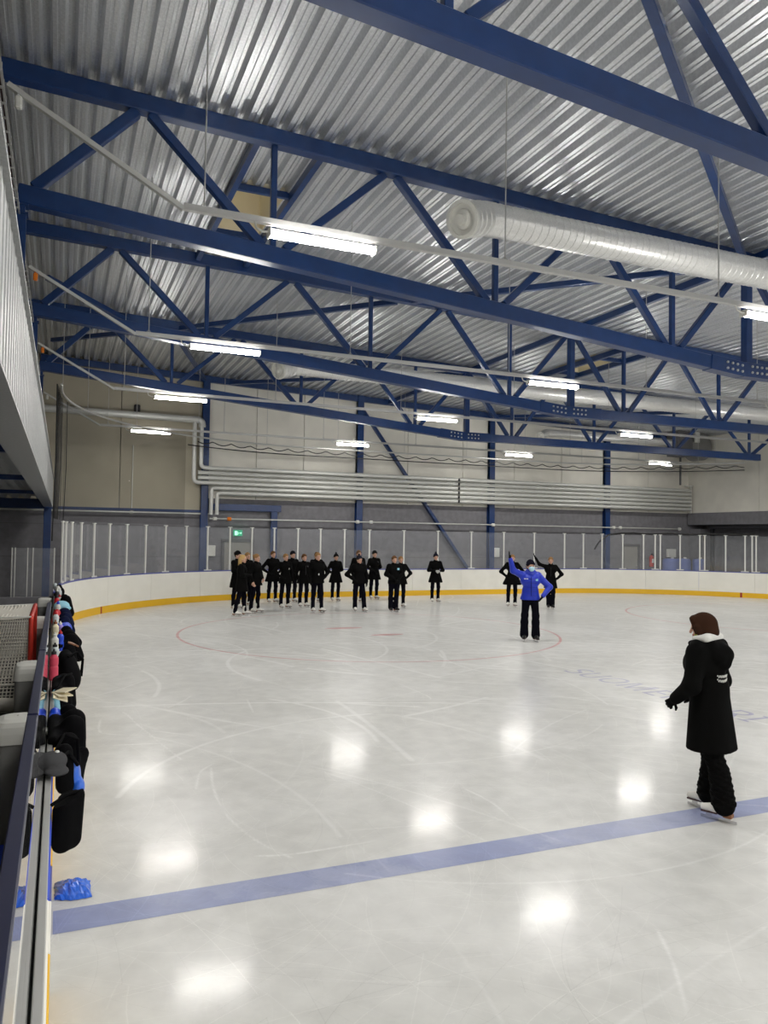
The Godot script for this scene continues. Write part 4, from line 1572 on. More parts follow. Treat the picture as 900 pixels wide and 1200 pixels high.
# ------------------------------------------------------------------------------------------------------- implicit shapes
# prims: [kind, a, b, ra, rb, colour]; kind 0 tapered capsule, 1 ellipsoid (a centre, b radii, ra turn about x)
# cuts: [normal, offset] keeps where normal.p < offset
func skin(m: MB, prims: Array, cell: float, k: float, cuts := []) -> void:
	var lo := Vector3.ONE * 1e9
	var hi := -lo
	for p in prims:
		if p[0] == 0:
			var r: float = maxf(p[3], p[4])
			lo = lo.min(p[1].min(p[2]) - Vector3.ONE * r)
			hi = hi.max(p[1].max(p[2]) + Vector3.ONE * r)
		else:
			var e: float = maxf(p[2].x, maxf(p[2].y, p[2].z))
			lo = lo.min(p[1] - Vector3.ONE * e)
			hi = hi.max(p[1] + Vector3.ONE * e)
	lo -= Vector3.ONE * (cell * 2.5 + k * 0.3)
	hi += Vector3.ONE * (cell * 2.5 + k * 0.3)
	var nx := int(ceil((hi.x - lo.x) / cell)) + 1
	var ny := int(ceil((hi.y - lo.y) / cell)) + 1
	var nz := int(ceil((hi.z - lo.z) / cell)) + 1
	var nxy := nx * ny
	var d := PackedFloat32Array()
	d.resize(nxy * nz)
	d.fill(1.0)
	var raw := d.duplicate()
	var who := PackedInt32Array()
	who.resize(nxy * nz)
	var pad := k + cell * 2.2
	for pi in prims.size():
		var p = prims[pi]
		var a: Vector3 = p[1]
		var b: Vector3 = p[2]
		var ra: float = p[3]
		var rb: float = p[4]
		var bl: Vector3
		var bh: Vector3
		if p[0] == 0:
			var r := maxf(ra, rb) + pad
			bl = a.min(b) - Vector3.ONE * r
			bh = a.max(b) + Vector3.ONE * r
		else:
			var e := Vector3.ONE * (maxf(b.x, maxf(b.y, b.z))) if ra != 0.0 else b
			bl = a - e - Vector3.ONE * pad
			bh = a + e + Vector3.ONE * pad
		var x0 := maxi(0, int((bl.x - lo.x) / cell))
		var x1 := mini(nx - 1, int((bh.x - lo.x) / cell) + 1)
		var y0 := maxi(0, int((bl.y - lo.y) / cell))
		var y1 := mini(ny - 1, int((bh.y - lo.y) / cell) + 1)
		var z0 := maxi(0, int((bl.z - lo.z) / cell))
		var z1 := mini(nz - 1, int((bh.z - lo.z) / cell) + 1)
		var ba := b - a
		var inv := 1.0 / maxf(ba.length_squared(), 1e-9)
		var dr := rb - ra
		var turn := Basis(Vector3.RIGHT, -ra)
		var ib := Vector3(1.0 / b.x, 1.0 / b.y, 1.0 / b.z) if p[0] == 1 else Vector3.ONE
		var caps: bool = p[0] == 0
		for z in range(z0, z1 + 1):
			for y in range(y0, y1 + 1):
				var o := z * nxy + y * nx
				var q := lo + Vector3(x0, y, z) * cell - a
				for x in range(x0, x1 + 1):
					var s: float
					if caps:
						var t := clampf(q.dot(ba) * inv, 0.0, 1.0)
						s = (q - ba * t).length() - ra - dr * t
					else:
						var e := (turn * q if ra != 0.0 else q) * ib
						var k0 := e.length()
						s = k0 * (k0 - 1.0) / maxf((e * ib).length(), 1e-6)
					var i := o + x
					var v0 := d[i]
					if s < raw[i]:
						raw[i] = s
						who[i] = pi
					var h := k - absf(v0 - s)
					d[i] = minf(v0, s) - (h * h * 0.25 / k if h > 0.0 else 0.0)
					q.x += cell
	for c in cuts:
		var nn: Vector3 = c[0]
		for z in nz:
			for y in ny:
				var o := z * nxy + y * nx
				var s: float = nn.dot(lo + Vector3(0, y, z) * cell) - c[1]
				for x in nx:
					if s > d[o + x]:
						d[o + x] = s
					s += nn.x * cell
	# one vertex in each cell the surface crosses
	var at := PackedInt32Array()
	at.resize(nxy * nz)
	at.fill(-1)
	for z in nz - 1:
		for y in ny - 1:
			var o := z * nxy + y * nx
			for x in nx - 1:
				var i := o + x
				var a0 := d[i]
				var a1 := d[i + 1]
				var a2 := d[i + nx]
				var a3 := d[i + nx + 1]
				var a4 := d[i + nxy]
				var a5 := d[i + nxy + 1]
				var a6 := d[i + nxy + nx]
				var a7 := d[i + nxy + nx + 1]
				var inside := int(a0 < 0) + int(a1 < 0) + int(a2 < 0) + int(a3 < 0) + int(a4 < 0) + int(a5 < 0) + int(a6 < 0) + int(a7 < 0)
				if inside == 0 or inside == 8:
					continue
				var g := Vector3(a1 + a3 + a5 + a7 - a0 - a2 - a4 - a6, a2 + a3 + a6 + a7 - a0 - a1 - a4 - a5, a4 + a5 + a6 + a7 - a0 - a1 - a2 - a3)
				var sum := Vector3.ZERO
				var cnt := 0
				if (a0 < 0) != (a1 < 0):
					sum += Vector3(a0 / (a0 - a1), 0, 0)
					cnt += 1
				if (a2 < 0) != (a3 < 0):
					sum += Vector3(a2 / (a2 - a3), 1, 0)
					cnt += 1
				if (a4 < 0) != (a5 < 0):
					sum += Vector3(a4 / (a4 - a5), 0, 1)
					cnt += 1
				if (a6 < 0) != (a7 < 0):
					sum += Vector3(a6 / (a6 - a7), 1, 1)
					cnt += 1
				if (a0 < 0) != (a2 < 0):
					sum += Vector3(0, a0 / (a0 - a2), 0)
					cnt += 1
				if (a1 < 0) != (a3 < 0):
					sum += Vector3(1, a1 / (a1 - a3), 0)
					cnt += 1
				if (a4 < 0) != (a6 < 0):
					sum += Vector3(0, a4 / (a4 - a6), 1)
					cnt += 1
				if (a5 < 0) != (a7 < 0):
					sum += Vector3(1, a5 / (a5 - a7), 1)
					cnt += 1
				if (a0 < 0) != (a4 < 0):
					sum += Vector3(0, 0, a0 / (a0 - a4))
					cnt += 1
				if (a1 < 0) != (a5 < 0):
					sum += Vector3(1, 0, a1 / (a1 - a5))
					cnt += 1
				if (a2 < 0) != (a6 < 0):
					sum += Vector3(0, 1, a2 / (a2 - a6))
					cnt += 1
				if (a3 < 0) != (a7 < 0):
					sum += Vector3(1, 1, a3 / (a3 - a7))
					cnt += 1
				m.tint = prims[who[i]][5]
				at[i] = m.vert(lo + (Vector3(x, y, z) + sum / cnt) * cell, g.normalized())
	m.tint = Color.WHITE
	m.colored = true
	for z in range(1, nz - 1):
		for y in range(1, ny - 1):
			var o := z * nxy + y * nx
			for x in range(1, nx - 1):
				var i := o + x
				var s := d[i] < 0
				if s != (d[i + 1] < 0):
					net_quad(m, at[i], at[i - nx], at[i - nx - nxy], at[i - nxy], s)
				if s != (d[i + nx] < 0):
					net_quad(m, at[i], at[i - nxy], at[i - nxy - 1], at[i - 1], s)
				if s != (d[i + nxy] < 0):
					net_quad(m, at[i], at[i - 1], at[i - 1 - nx], at[i - nx], s)


func net_quad(m: MB, a: int, b: int, c: int, e: int, flip: bool) -> void:
	if a < 0 or b < 0 or c < 0 or e < 0:
		return
	if flip:
		m.ix.append_array([a, c, b, a, e, c])
	else:
		m.ix.append_array([a, b, c, a, c, e])


# ------------------------------------------------------------------------------------------------------- things left on the boards
func blob(called: String, label: String, cat: String, at: Vector3, prims: Array, mt: Material, cell := 0.014, k := 0.05, cuts := [], group := "") -> Node3D:
	var t := thing(called, label, cat, at, 0.0, group)
	var m := MB.new()
	var ps := []
	for p in prims:
		ps.append(p + [Color.WHITE])
	skin(m, ps, cell, k, cuts)
	m.colored = false
	obj("fabric", m, mt, t)
	return t


func strap(t: Node3D, pts: Array, r := 0.008, mt: Material = null) -> void:
	var m := MB.new()
	m.tube(pts, r, 6)
	obj("strap", m, mt if mt else M.black_fabric, t)


func bottle(zf: float, x: float, h: float, r: float, body: Material, cap: Material, label: String) -> void:
	var t := thing("water_bottle", label, "bottle", V(x, 1.1, zf))
	var m := MB.new()
	m.lathe([Vector2(0, 0), Vector2(r * 0.9, 0), Vector2(r, 0.012), Vector2(r, h * 0.42), Vector2(r * 0.9, h * 0.48), Vector2(r, h * 0.54), Vector2(r, h * 0.74), Vector2(r * 0.5, h * 0.86), Vector2(r * 0.45, h * 0.9), Vector2(0, h * 0.9)], 14)
	obj("flask", m, body, t)
	m = MB.new()
	m.lathe([Vector2(r * 0.55, h * 0.86), Vector2(r * 0.55, h * 0.95), Vector2(r * 0.25, h * 0.97), Vector2(r * 0.22, h * 1.04), Vector2(0, h * 1.05)], 12)
	obj("cap", m, cap, t)


func ledge_things() -> void:
	var Z3 := Vector3.ZERO
	# hanging things, nearest first
	var t := blob("black_pouch", "open black fabric pouch hanging on the ice side of the near boards", "pouch", V(0.055, 0.9, 3.75), [[0, Vector3(-0.015, 0.03, 0.03), Vector3(-0.01, 0.2, 0.03), 0.042, 0.045], [0, Vector3(0.025, 0.03, -0.02), Vector3(0.03, 0.22, -0.02), 0.045, 0.05], [0, Vector3(0.0, 0.03, -0.07), Vector3(0.01, 0.19, -0.08), 0.04, 0.045]], M.black_fabric, 0.01, 0.04, [[Vector3(-0.35, 1, 0), 0.21]])
	strap(t, [Vector3(-0.06, 0.21, 0.06), Vector3(0.0, 0.235, 0.02), Vector3(0.07, 0.225, -0.06)], 0.008)
	t = blob("grey_cap", "folded dark grey cap lying on the boards beside the black pouch", "cap", V(-0.005, 1.12, 4.25), [[1, Vector3(0, 0.03, 0), Vector3(0.07, 0.045, 0.1), 0.0, 0.0], [1, Vector3(0.02, 0.005, 0.1), Vector3(0.06, 0.015, 0.07), 0.0, 0.0]], M.grey_fabric, 0.01, 0.02, [[Vector3(0, -1, 0), 0.03]])
	var m := MB.new()
	m.lathe([Vector2(0, 0.01), Vector2(0.009, 0.008), Vector2(0.012, 0)], 8, Transform3D(Basis(), Vector3(0.02, 0.072, 0)))
	obj("button", m, M.white_print, t)
	blob("blue_plastic_sack", "crumpled bright blue plastic sack tucked under the big black jacket", "bag", V(0.1, 0.93, 4.55), [[1, Vector3(0, 0.05, 0), Vector3(0.04, 0.09, 0.07), 0.4, 0.0], [1, Vector3(0.03, 0.0, 0.04), Vector3(0.03, 0.05, 0.05), 0.0, 0.0], [1, Vector3(-0.03, 0.1, -0.03), Vector3(0.03, 0.05, 0.04), 0.7, 0.0]], M.plastic_film, 0.01, 0.015)
	t = blob("big_black_jacket", "big black padded jacket slung over the boards beside cream papers", "jacket", V(0.07, 0.93, 5.0), [[0, Vector3(-0.01, 0.02, 0.5), Vector3(-0.02, 0.2, 0.52), 0.05, 0.045], [0, Vector3(0.01, -0.02, 0.3), Vector3(0.0, 0.19, 0.3), 0.055, 0.06], [0, Vector3(0.05, 0.02, 0.05), Vector3(0.03, 0.22, 0.05), 0.06, 0.07], [0, Vector3(0.04, 0.08, -0.2), Vector3(0.04, 0.2, -0.22), 0.075, 0.07], [0, Vector3(0.0, 0.1, -0.45), Vector3(0.01, 0.2, -0.45), 0.06, 0.055], [0, Vector3(-0.07, 0.18, 0.2), Vector3(-0.07, 0.19, -0.3), 0.035, 0.04], [0, Vector3(0.08, 0.1, 0.2), Vector3(0.03, -0.08, 0.34), 0.04, 0.03]], M.black_fabric, 0.016, 0.06)
	strap(t, [Vector3(-0.09, 0.17, 0.6), Vector3(-0.02, 0.27, 0.42), Vector3(0.05, 0.22, 0.36), Vector3(0.06, 0.05, 0.4)], 0.01)
	strap(t, [Vector3(-0.09, 0.17, 0.75), Vector3(0.0, 0.22, 0.6), Vector3(0.05, 0.12, 0.5)], 0.01)
	var pp := thing("cream_papers", "bundle of cream papers between the black bags on the boards", "papers", V(0.03, 1.14, 5.75))
	for i in 3:
		m = MB.new()
		m.box(Vector3(0.012 * i, 0.03 + 0.02 * i, -0.02 * i), Vector3(0.1, 0.008, 0.16), Basis(Vector3.BACK, -0.35 + 0.3 * i) * Basis(Vector3.UP, 0.3 * i), 0.003)
		obj("sheet", m, M.cream_paper, pp)
	t = blob("black_shoulder_bag", "slumped black shoulder bag hanging beyond the cream papers", "bag", V(0.06, 1.0, 6.3), [[0, Vector3(0, 0.03, 0.2), Vector3(0.0, 0.13, 0.2), 0.055, 0.05], [0, Vector3(0.03, 0.0, -0.05), Vector3(0.02, 0.17, -0.08), 0.06, 0.055], [0, Vector3(0.0, 0.06, -0.25), Vector3(0.0, 0.15, -0.25), 0.05, 0.05], [0, Vector3(-0.05, 0.13, 0.1), Vector3(-0.05, 0.15, -0.2), 0.04, 0.04]], M.black_fabric, 0.016, 0.05)
	strap(t, [Vector3(-0.06, 0.17, 0.3), Vector3(0.0, 0.24, 0.1), Vector3(0.05, 0.21, -0.15)])
	t = blob("black_backpack", "black backpack with a looped strap hanging on the ice side of the boards", "backpack", V(0.09, 0.96, 7.2), [[1, Vector3(0.0, 0.15, 0), Vector3(0.085, 0.15, 0.2), 0.0, 0.0], [1, Vector3(0.05, 0.09, 0.05), Vector3(0.06, 0.1, 0.14), 0.0, 0.0], [1, Vector3(-0.02, 0.24, -0.1), Vector3(0.06, 0.06, 0.12), 0.4, 0.0]], M.black_fabric, 0.016, 0.04)
	strap(t, [Vector3(0.0, 0.28, 0.1), Vector3(0.07, 0.31, 0.03), Vector3(0.12, 0.24, 0.0), Vector3(0.11, 0.1, 0.02)], 0.012)
	t = blob("black_team_jacket", "black jacket with a small gold print folded over the boards", "jacket", V(0.09, 0.98, 8.7), [[0, Vector3(0.05, 0.04, 0.4), Vector3(0.02, 0.16, 0.42), 0.055, 0.06], [0, Vector3(0.12, 0.04, 0.1), Vector3(0.04, 0.2, 0.05), 0.055, 0.075], [0, Vector3(0.1, 0.14, -0.2), Vector3(0.02, 0.22, -0.2), 0.06, 0.07], [0, Vector3(0.02, 0.17, -0.45), Vector3(0.0, 0.24, -0.45), 0.07, 0.06], [0, Vector3(-0.07, 0.17, 0.2), Vector3(-0.07, 0.18, -0.3), 0.045, 0.045]], M.black_fabric, 0.018, 0.07)
	m = MB.new()
	m.box(Vector3(0.045, 0.215, 0.4), Vector3(0.07, 0.012, 0.07), Basis(Vector3.BACK, -0.4))
	m.box(Vector3(0.07, 0.2, 0.35), Vector3(0.03, 0.012, 0.12), Basis(Vector3.BACK, -0.4) * Basis(Vector3.UP, 0.6))
	tag(obj("gold_print", m, M.heel_brown, t), "small gold print")
	blob("blue_scarf", "crumpled blue and navy scarf lying over the black jacket on the boards", "scarf", V(0.05, 1.2, 9.6), [[1, Vector3(0, 0, 0), Vector3(0.09, 0.05, 0.14), 0.2, 0.0], [1, Vector3(0.04, -0.02, -0.1), Vector3(0.07, 0.05, 0.12), 0.5, 0.0]], M.vivid_blue, 0.014, 0.02)
	blob("navy_jacket", "dark navy jacket hung over the boards beside the red cloth", "jacket", V(0.08, 0.98, 11.0), [[0, Vector3(0.04, 0.0, 0.26), Vector3(0.0, 0.18, 0.26), 0.06, 0.07], [0, Vector3(0.08, 0.03, 0.1), Vector3(0.01, 0.2, 0.08), 0.06, 0.08], [0, Vector3(0.06, 0.1, -0.1), Vector3(0.0, 0.24, -0.12), 0.07, 0.08]], M.navy_fabric, 0.02, 0.07)
	blob("black_hooded_jacket", "black jacket hung over the boards beyond the light blue cloth", "jacket", V(0.09, 0.98, 13.0), [[0, Vector3(0.04, 0.0, 0.4), Vector3(0.0, 0.22, 0.4), 0.07, 0.07], [0, Vector3(0.08, 0.06, 0.0), Vector3(0.02, 0.26, -0.05), 0.07, 0.08], [0, Vector3(0.02, 0.16, -0.4), Vector3(0.0, 0.26, -0.4), 0.08, 0.07]], M.black_fabric, 0.02, 0.07)
	blob("dark_gloves", "small heap of dark gloves on the boards by the end screen", "gloves", V(0.0, 1.1, 15.6), [[1, Vector3(0, 0.05, 0.15), Vector3(0.08, 0.05, 0.16), 0.0, 0.0], [1, Vector3(0.04, 0.08, -0.06), Vector3(0.07, 0.06, 0.16), 0.4, 0.0], [1, Vector3(0.02, 0.13, -0.2), Vector3(0.05, 0.06, 0.1), 0.9, 0.0]], M.black_fabric, 0.018, 0.03)
	blob("pale_mittens", "pale grey mittens at the end of the boards below the screen posts", "mittens", V(-0.02, 1.1, 16.9), [[1, Vector3(0, 0.06, 0.0), Vector3(0.06, 0.07, 0.12), 0.0, 0.0], [1, Vector3(-0.04, 0.1, -0.1), Vector3(0.05, 0.07, 0.1), 0.0, 0.0]], M.clear_plastic, 0.018, 0.02)
	blob("red_cloth", "bunched red cloth on the boards beside the navy jacket", "cloth", V(-0.02, 1.1, 10.9), [[1, Vector3(0, 0.05, 0), Vector3(0.06, 0.07, 0.16), 0.0, 0.0], [1, Vector3(0.01, 0.12, -0.16), Vector3(0.05, 0.06, 0.1), 0.3, 0.0]], M.red_plastic, 0.014, 0.03)
	blob("light_blue_mask", "crumpled light blue face mask lying on the boards", "mask", V(0.05, 1.22, 12.2), [[1, Vector3(0, 0, 0), Vector3(0.11, 0.05, 0.13), 0.5, 0.0], [1, Vector3(0.06, -0.02, 0.08), Vector3(0.07, 0.035, 0.08), 0.0, 0.0]], M.light_blue, 0.014, 0.02)
	blob("light_blue_towel", "light blue and white towel draped over the near end of the boards", "towel", V(0.0, 1.0, 6.15), [[0, Vector3(0.02, 0.0, 0.1), Vector3(0.0, 0.13, 0.1), 0.02, 0.025], [0, Vector3(0.02, -0.05, 0.0), Vector3(0.0, 0.13, 0.0), 0.022, 0.025], [0, Vector3(0.02, 0.02, -0.12), Vector3(0.0, 0.13, -0.12), 0.02, 0.025]], M.light_blue, 0.01, 0.05)
	blob("blue_glove", "bright blue glove on the boards beside the cream papers", "glove", V(0.0, 1.1, 5.45), [[1, Vector3(0, 0.03, 0), Vector3(0.035, 0.035, 0.07), 0.0, 0.0], [0, Vector3(0.02, 0.03, 0.05), Vector3(0.03, 0.03, 0.12), 0.014, 0.011], [0, Vector3(0.0, 0.03, 0.05), Vector3(0.0, 0.03, 0.13), 0.014, 0.011], [0, Vector3(-0.02, 0.03, 0.05), Vector3(-0.025, 0.03, 0.12), 0.014, 0.011]], M.vivid_blue, 0.007, 0.012)
	bottle(6.85, -0.02, 0.24, 0.036, M.pink_plastic, M.dark_steel, "pink water bottle with a dark cap beside the light blue towel")
	bottle(7.55, -0.015, 0.2, 0.036, M.clear_plastic, M.boot_black, "clear water bottle with a black cap beside the backpack")
	bottle(8.15, -0.02, 0.22, 0.036, M.white_plastic, M.white_plastic, "all white water bottle beside the black jacket with gold print")
	bottle(8.5, 0.03, 0.2, 0.034, M.vivid_blue, M.red_plastic, "bright blue bottle with a red cap behind the backpack")
	bottle(9.1, -0.02, 0.24, 0.036, M.cream_paper, M.heel_brown, "cream bottle with a brown cap on the boards")
	bottle(9.35, 0.03, 0.2, 0.034, M.violet_plastic, M.white_plastic, "pale violet bottle with a white cap on the boards")
	bottle(10.1, -0.02, 0.25, 0.036, M.clear_plastic, M.red_plastic, "clear bottle with a red cap before the red cloth")
	bottle(11.6, 0.0, 0.24, 0.036, M.white_plastic, M.vivid_blue, "white bottle with a blue cap behind the red cloth")
	bottle(12.7, -0.02, 0.24, 0.036, M.red_plastic, M.dark_steel, "red bottle with a black cap behind the light blue mask")
	bottle(13.1, 0.02, 0.22, 0.036, M.white_plastic, M.red_plastic, "white bottle with a red cap behind the light blue mask")
	bottle(14.1, -0.02, 0.24, 0.036, M.dark_steel, M.white_plastic, "black bottle with a white cap near the bench partition")
	bottle(14.7, 0.02, 0.22, 0.036, M.clear_plastic, M.white_plastic, "clear bottle with a white cap near the bench partition")
	bottle(15.2, -0.01, 0.26, 0.036, M.white_plastic, M.boot_black, "white bottle with a black cap next to the dark gloves")
	# blue plastic bag dropped on the ice
	var bt := thing("blue_plastic_bag", "crumpled shiny blue plastic bag lying on the ice at the foot of the boards", "bag", V(0.135, 0.0, 5.4))
	m = MB.new()
	var hgt := []
	for i in 15:
		var row := []
		for j in 11:
			var u := i / 14.0 - 0.5
			var w := j / 10.0 - 0.5
			var e := clampf(1.0 - pow(maxf(absf(u), absf(w)) * 2.0, 3.0), 0, 1)
			row.append(Vector3(u * 0.22 + rng.randf_range(-0.005, 0.005), 0.004 + e * (0.03 + rng.randf_range(0.0, 0.028)), w * (0.3 - 0.1 * absf(u)) + 0.1 * u * 0.4 + rng.randf_range(-0.006, 0.006)))
		hgt.append(row)
	for i in 14:
		for j in 10:
			var p0: Vector3 = hgt[i][j]
			var p1: Vector3 = hgt[i + 1][j]
			var p2: Vector3 = hgt[i + 1][j + 1]
			var p3: Vector3 = hgt[i][j + 1]
			var n1 := (p1 - p0).cross(p2 - p0).normalized()
			var n2 := (p2 - p0).cross(p3 - p0).normalized()
			m.tri(p0, p1, p2, n1 if n1.y > 0 else -n1)
			m.tri(p0, p2, p3, n2 if n2.y > 0 else -n2)
	obj("film", m, M.plastic_film, bt)


# ------------------------------------------------------------------------------------------------------- people
const ARMS := {
	"hips": [Vector3(0.38, 1.17, -0.08), Vector3(0.2, 1.02, 0.08)],
	"down": [Vector3(0.25, 1.17, -0.04), Vector3(0.245, 0.93, 0.05)],
	"clasp": [Vector3(0.27, 1.17, 0.0), Vector3(0.045, 1.0, 0.22)],
	"fold": [Vector3(0.26, 1.17, 0.06), Vector3(-0.02, 1.2, 0.24)],
	"chest": [Vector3(0.27, 1.16, 0.03), Vector3(0.06, 1.14, 0.25)],
	"back": [Vector3(0.28, 1.17, -0.1), Vector3(0.07, 1.03, -0.2)],
	"up": [Vector3(0.36, 1.55, 0.02), Vector3(0.43, 1.82, 0.06)],
}
const BLACK := Color(0.0075, 0.0075, 0.0085)
const TOP := Color(0.0065, 0.0065, 0.0075)
const GLOVE := Color(0.009, 0.009, 0.01)
const SKIN := Color(0.62, 0.38, 0.28)
var boot_mesh := {}


func hand_prims(w: Vector3, dir: Vector3, palm: Vector3, side: float, col: Color, curl: float) -> Array:
	var f := dir.normalized()
	var pn := (palm - f * palm.dot(f)).normalized()
	var sd := f.cross(pn).normalized() * side
	var o := []
	o.append([0, w - f * 0.015, w + f * 0.03, 0.027, 0.026, col])
	o.append([0, w + f * 0.03 - sd * 0.018, w + f * 0.085 - sd * 0.024, 0.019, 0.015, col])
	o.append([0, w + f * 0.03 + sd * 0.016, w + f * 0.085 + sd * 0.022, 0.019, 0.015, col])
	o.append([0, w + f * 0.03, w + f * 0.085, 0.02, 0.015, col])
	var ln := [0.062, 0.075, 0.07, 0.055]
	for i in 4:
		var r := w + f * (0.088 if i in [1, 2] else 0.08) + sd * (0.031 - i * 0.0207)
		var k: Vector3 = r + (f * cos(curl * 0.6) + pn * sin(curl * 0.6) + sd * (0.12 - i * 0.08)).normalized() * ln[i] * 0.55
		var e: Vector3 = k + (f * cos(curl * 1.7) + pn * sin(curl * 1.7)).normalized() * ln[i] * 0.5
		o.append([0, r, k, 0.0105, 0.0098, col])
		o.append([0, k, e, 0.0098, 0.0085, col])
	var tb := w + f * 0.028 + sd * 0.03
	var tk := tb + (f * 0.6 + sd * 0.75 + pn * 0.25).normalized() * 0.042
	o.append([0, tb, tk, 0.0135, 0.0115, col])
	o.append([0, tk, tk + (f * 0.85 + sd * 0.3 + pn * 0.35).normalized() * 0.034, 0.0115, 0.0095, col])
	return o


func skate(t: Node3D, at: Vector3, turn: float, cov: bool, near: bool, flag: bool, boot_col: String) -> void:
	var key := "boot_near" if near else "boot_far"
	if not boot_mesh.has(key):
		var m := MB.new()
		var W := Color.WHITE
		skin(m, [[0, Vector3(0, 0.115, -0.075), Vector3(0, 0.105, 0.02), 0.043, 0.042, W], [0, Vector3(0, 0.105, 0.02), Vector3(0.004, 0.092, 0.125), 0.044, 0.032, W], [0, Vector3(0, 0.12, -0.06), Vector3(0, 0.27, -0.055), 0.047, 0.05, W]], 0.007 if near else 0.011, 0.03, [[Vector3(0, -1, 0), -0.073]])
		m.colored = false
		boot_mesh[key] = m.mesh()
		m = MB.new()
		m.box(Vector3(0, 0.066, 0.075), Vector3(0.075, 0.014, 0.14), Basis(), 0.004)
		m.box(Vector3(0, 0.068, 0.0), Vector3(0.055, 0.012, 0.08), Basis(), 0.003)
		boot_mesh[key + "sole"] = m.mesh()
		m = MB.new()
		m.box(Vector3(0, 0.062, -0.075), Vector3(0.07, 0.035, 0.075), Basis(), 0.006)
		boot_mesh[key + "heel"] = m.mesh()
		m = MB.new()
		m.box(Vector3(0, 0.012, 0.005), Vector3(0.005, 0.022, 0.3))
		m.box(Vector3(0, 0.035, 0.085), Vector3(0.006, 0.05, 0.05))
		m.box(Vector3(0, 0.033, -0.07), Vector3(0.006, 0.045, 0.045))
		m.box(Vector3(0, 0.056, 0.085), Vector3(0.045, 0.006, 0.09))
		boot_mesh[key + "blade"] = m.mesh()
	var s := Node3D.new()
	s.name = "skate"
	t.add_child(s, true)
	s.position = at
	s.rotation.y = turn
	obj("boot", boot_mesh[key], M[boot_col], s)
	obj("sole", boot_mesh[key + "sole"], M.sole_dark, s)
	obj("heel", boot_mesh[key + "heel"], M.heel_brown, s)
	obj("blade", boot_mesh[key + "blade"], M.steel, s)
	if flag:
		var m := MB.new()
		for sx in [-1.0, 1.0]:
			m.box(Vector3(sx * 0.047, 0.135, -0.075), Vector3(0.004, 0.012, 0.055))
			m.box(Vector3(sx * 0.047, 0.135, -0.07), Vector3(0.0045, 0.032, 0.012))
		tag(obj("flag_cross", m, M.flag_blue, s), "small blue cross emblem")


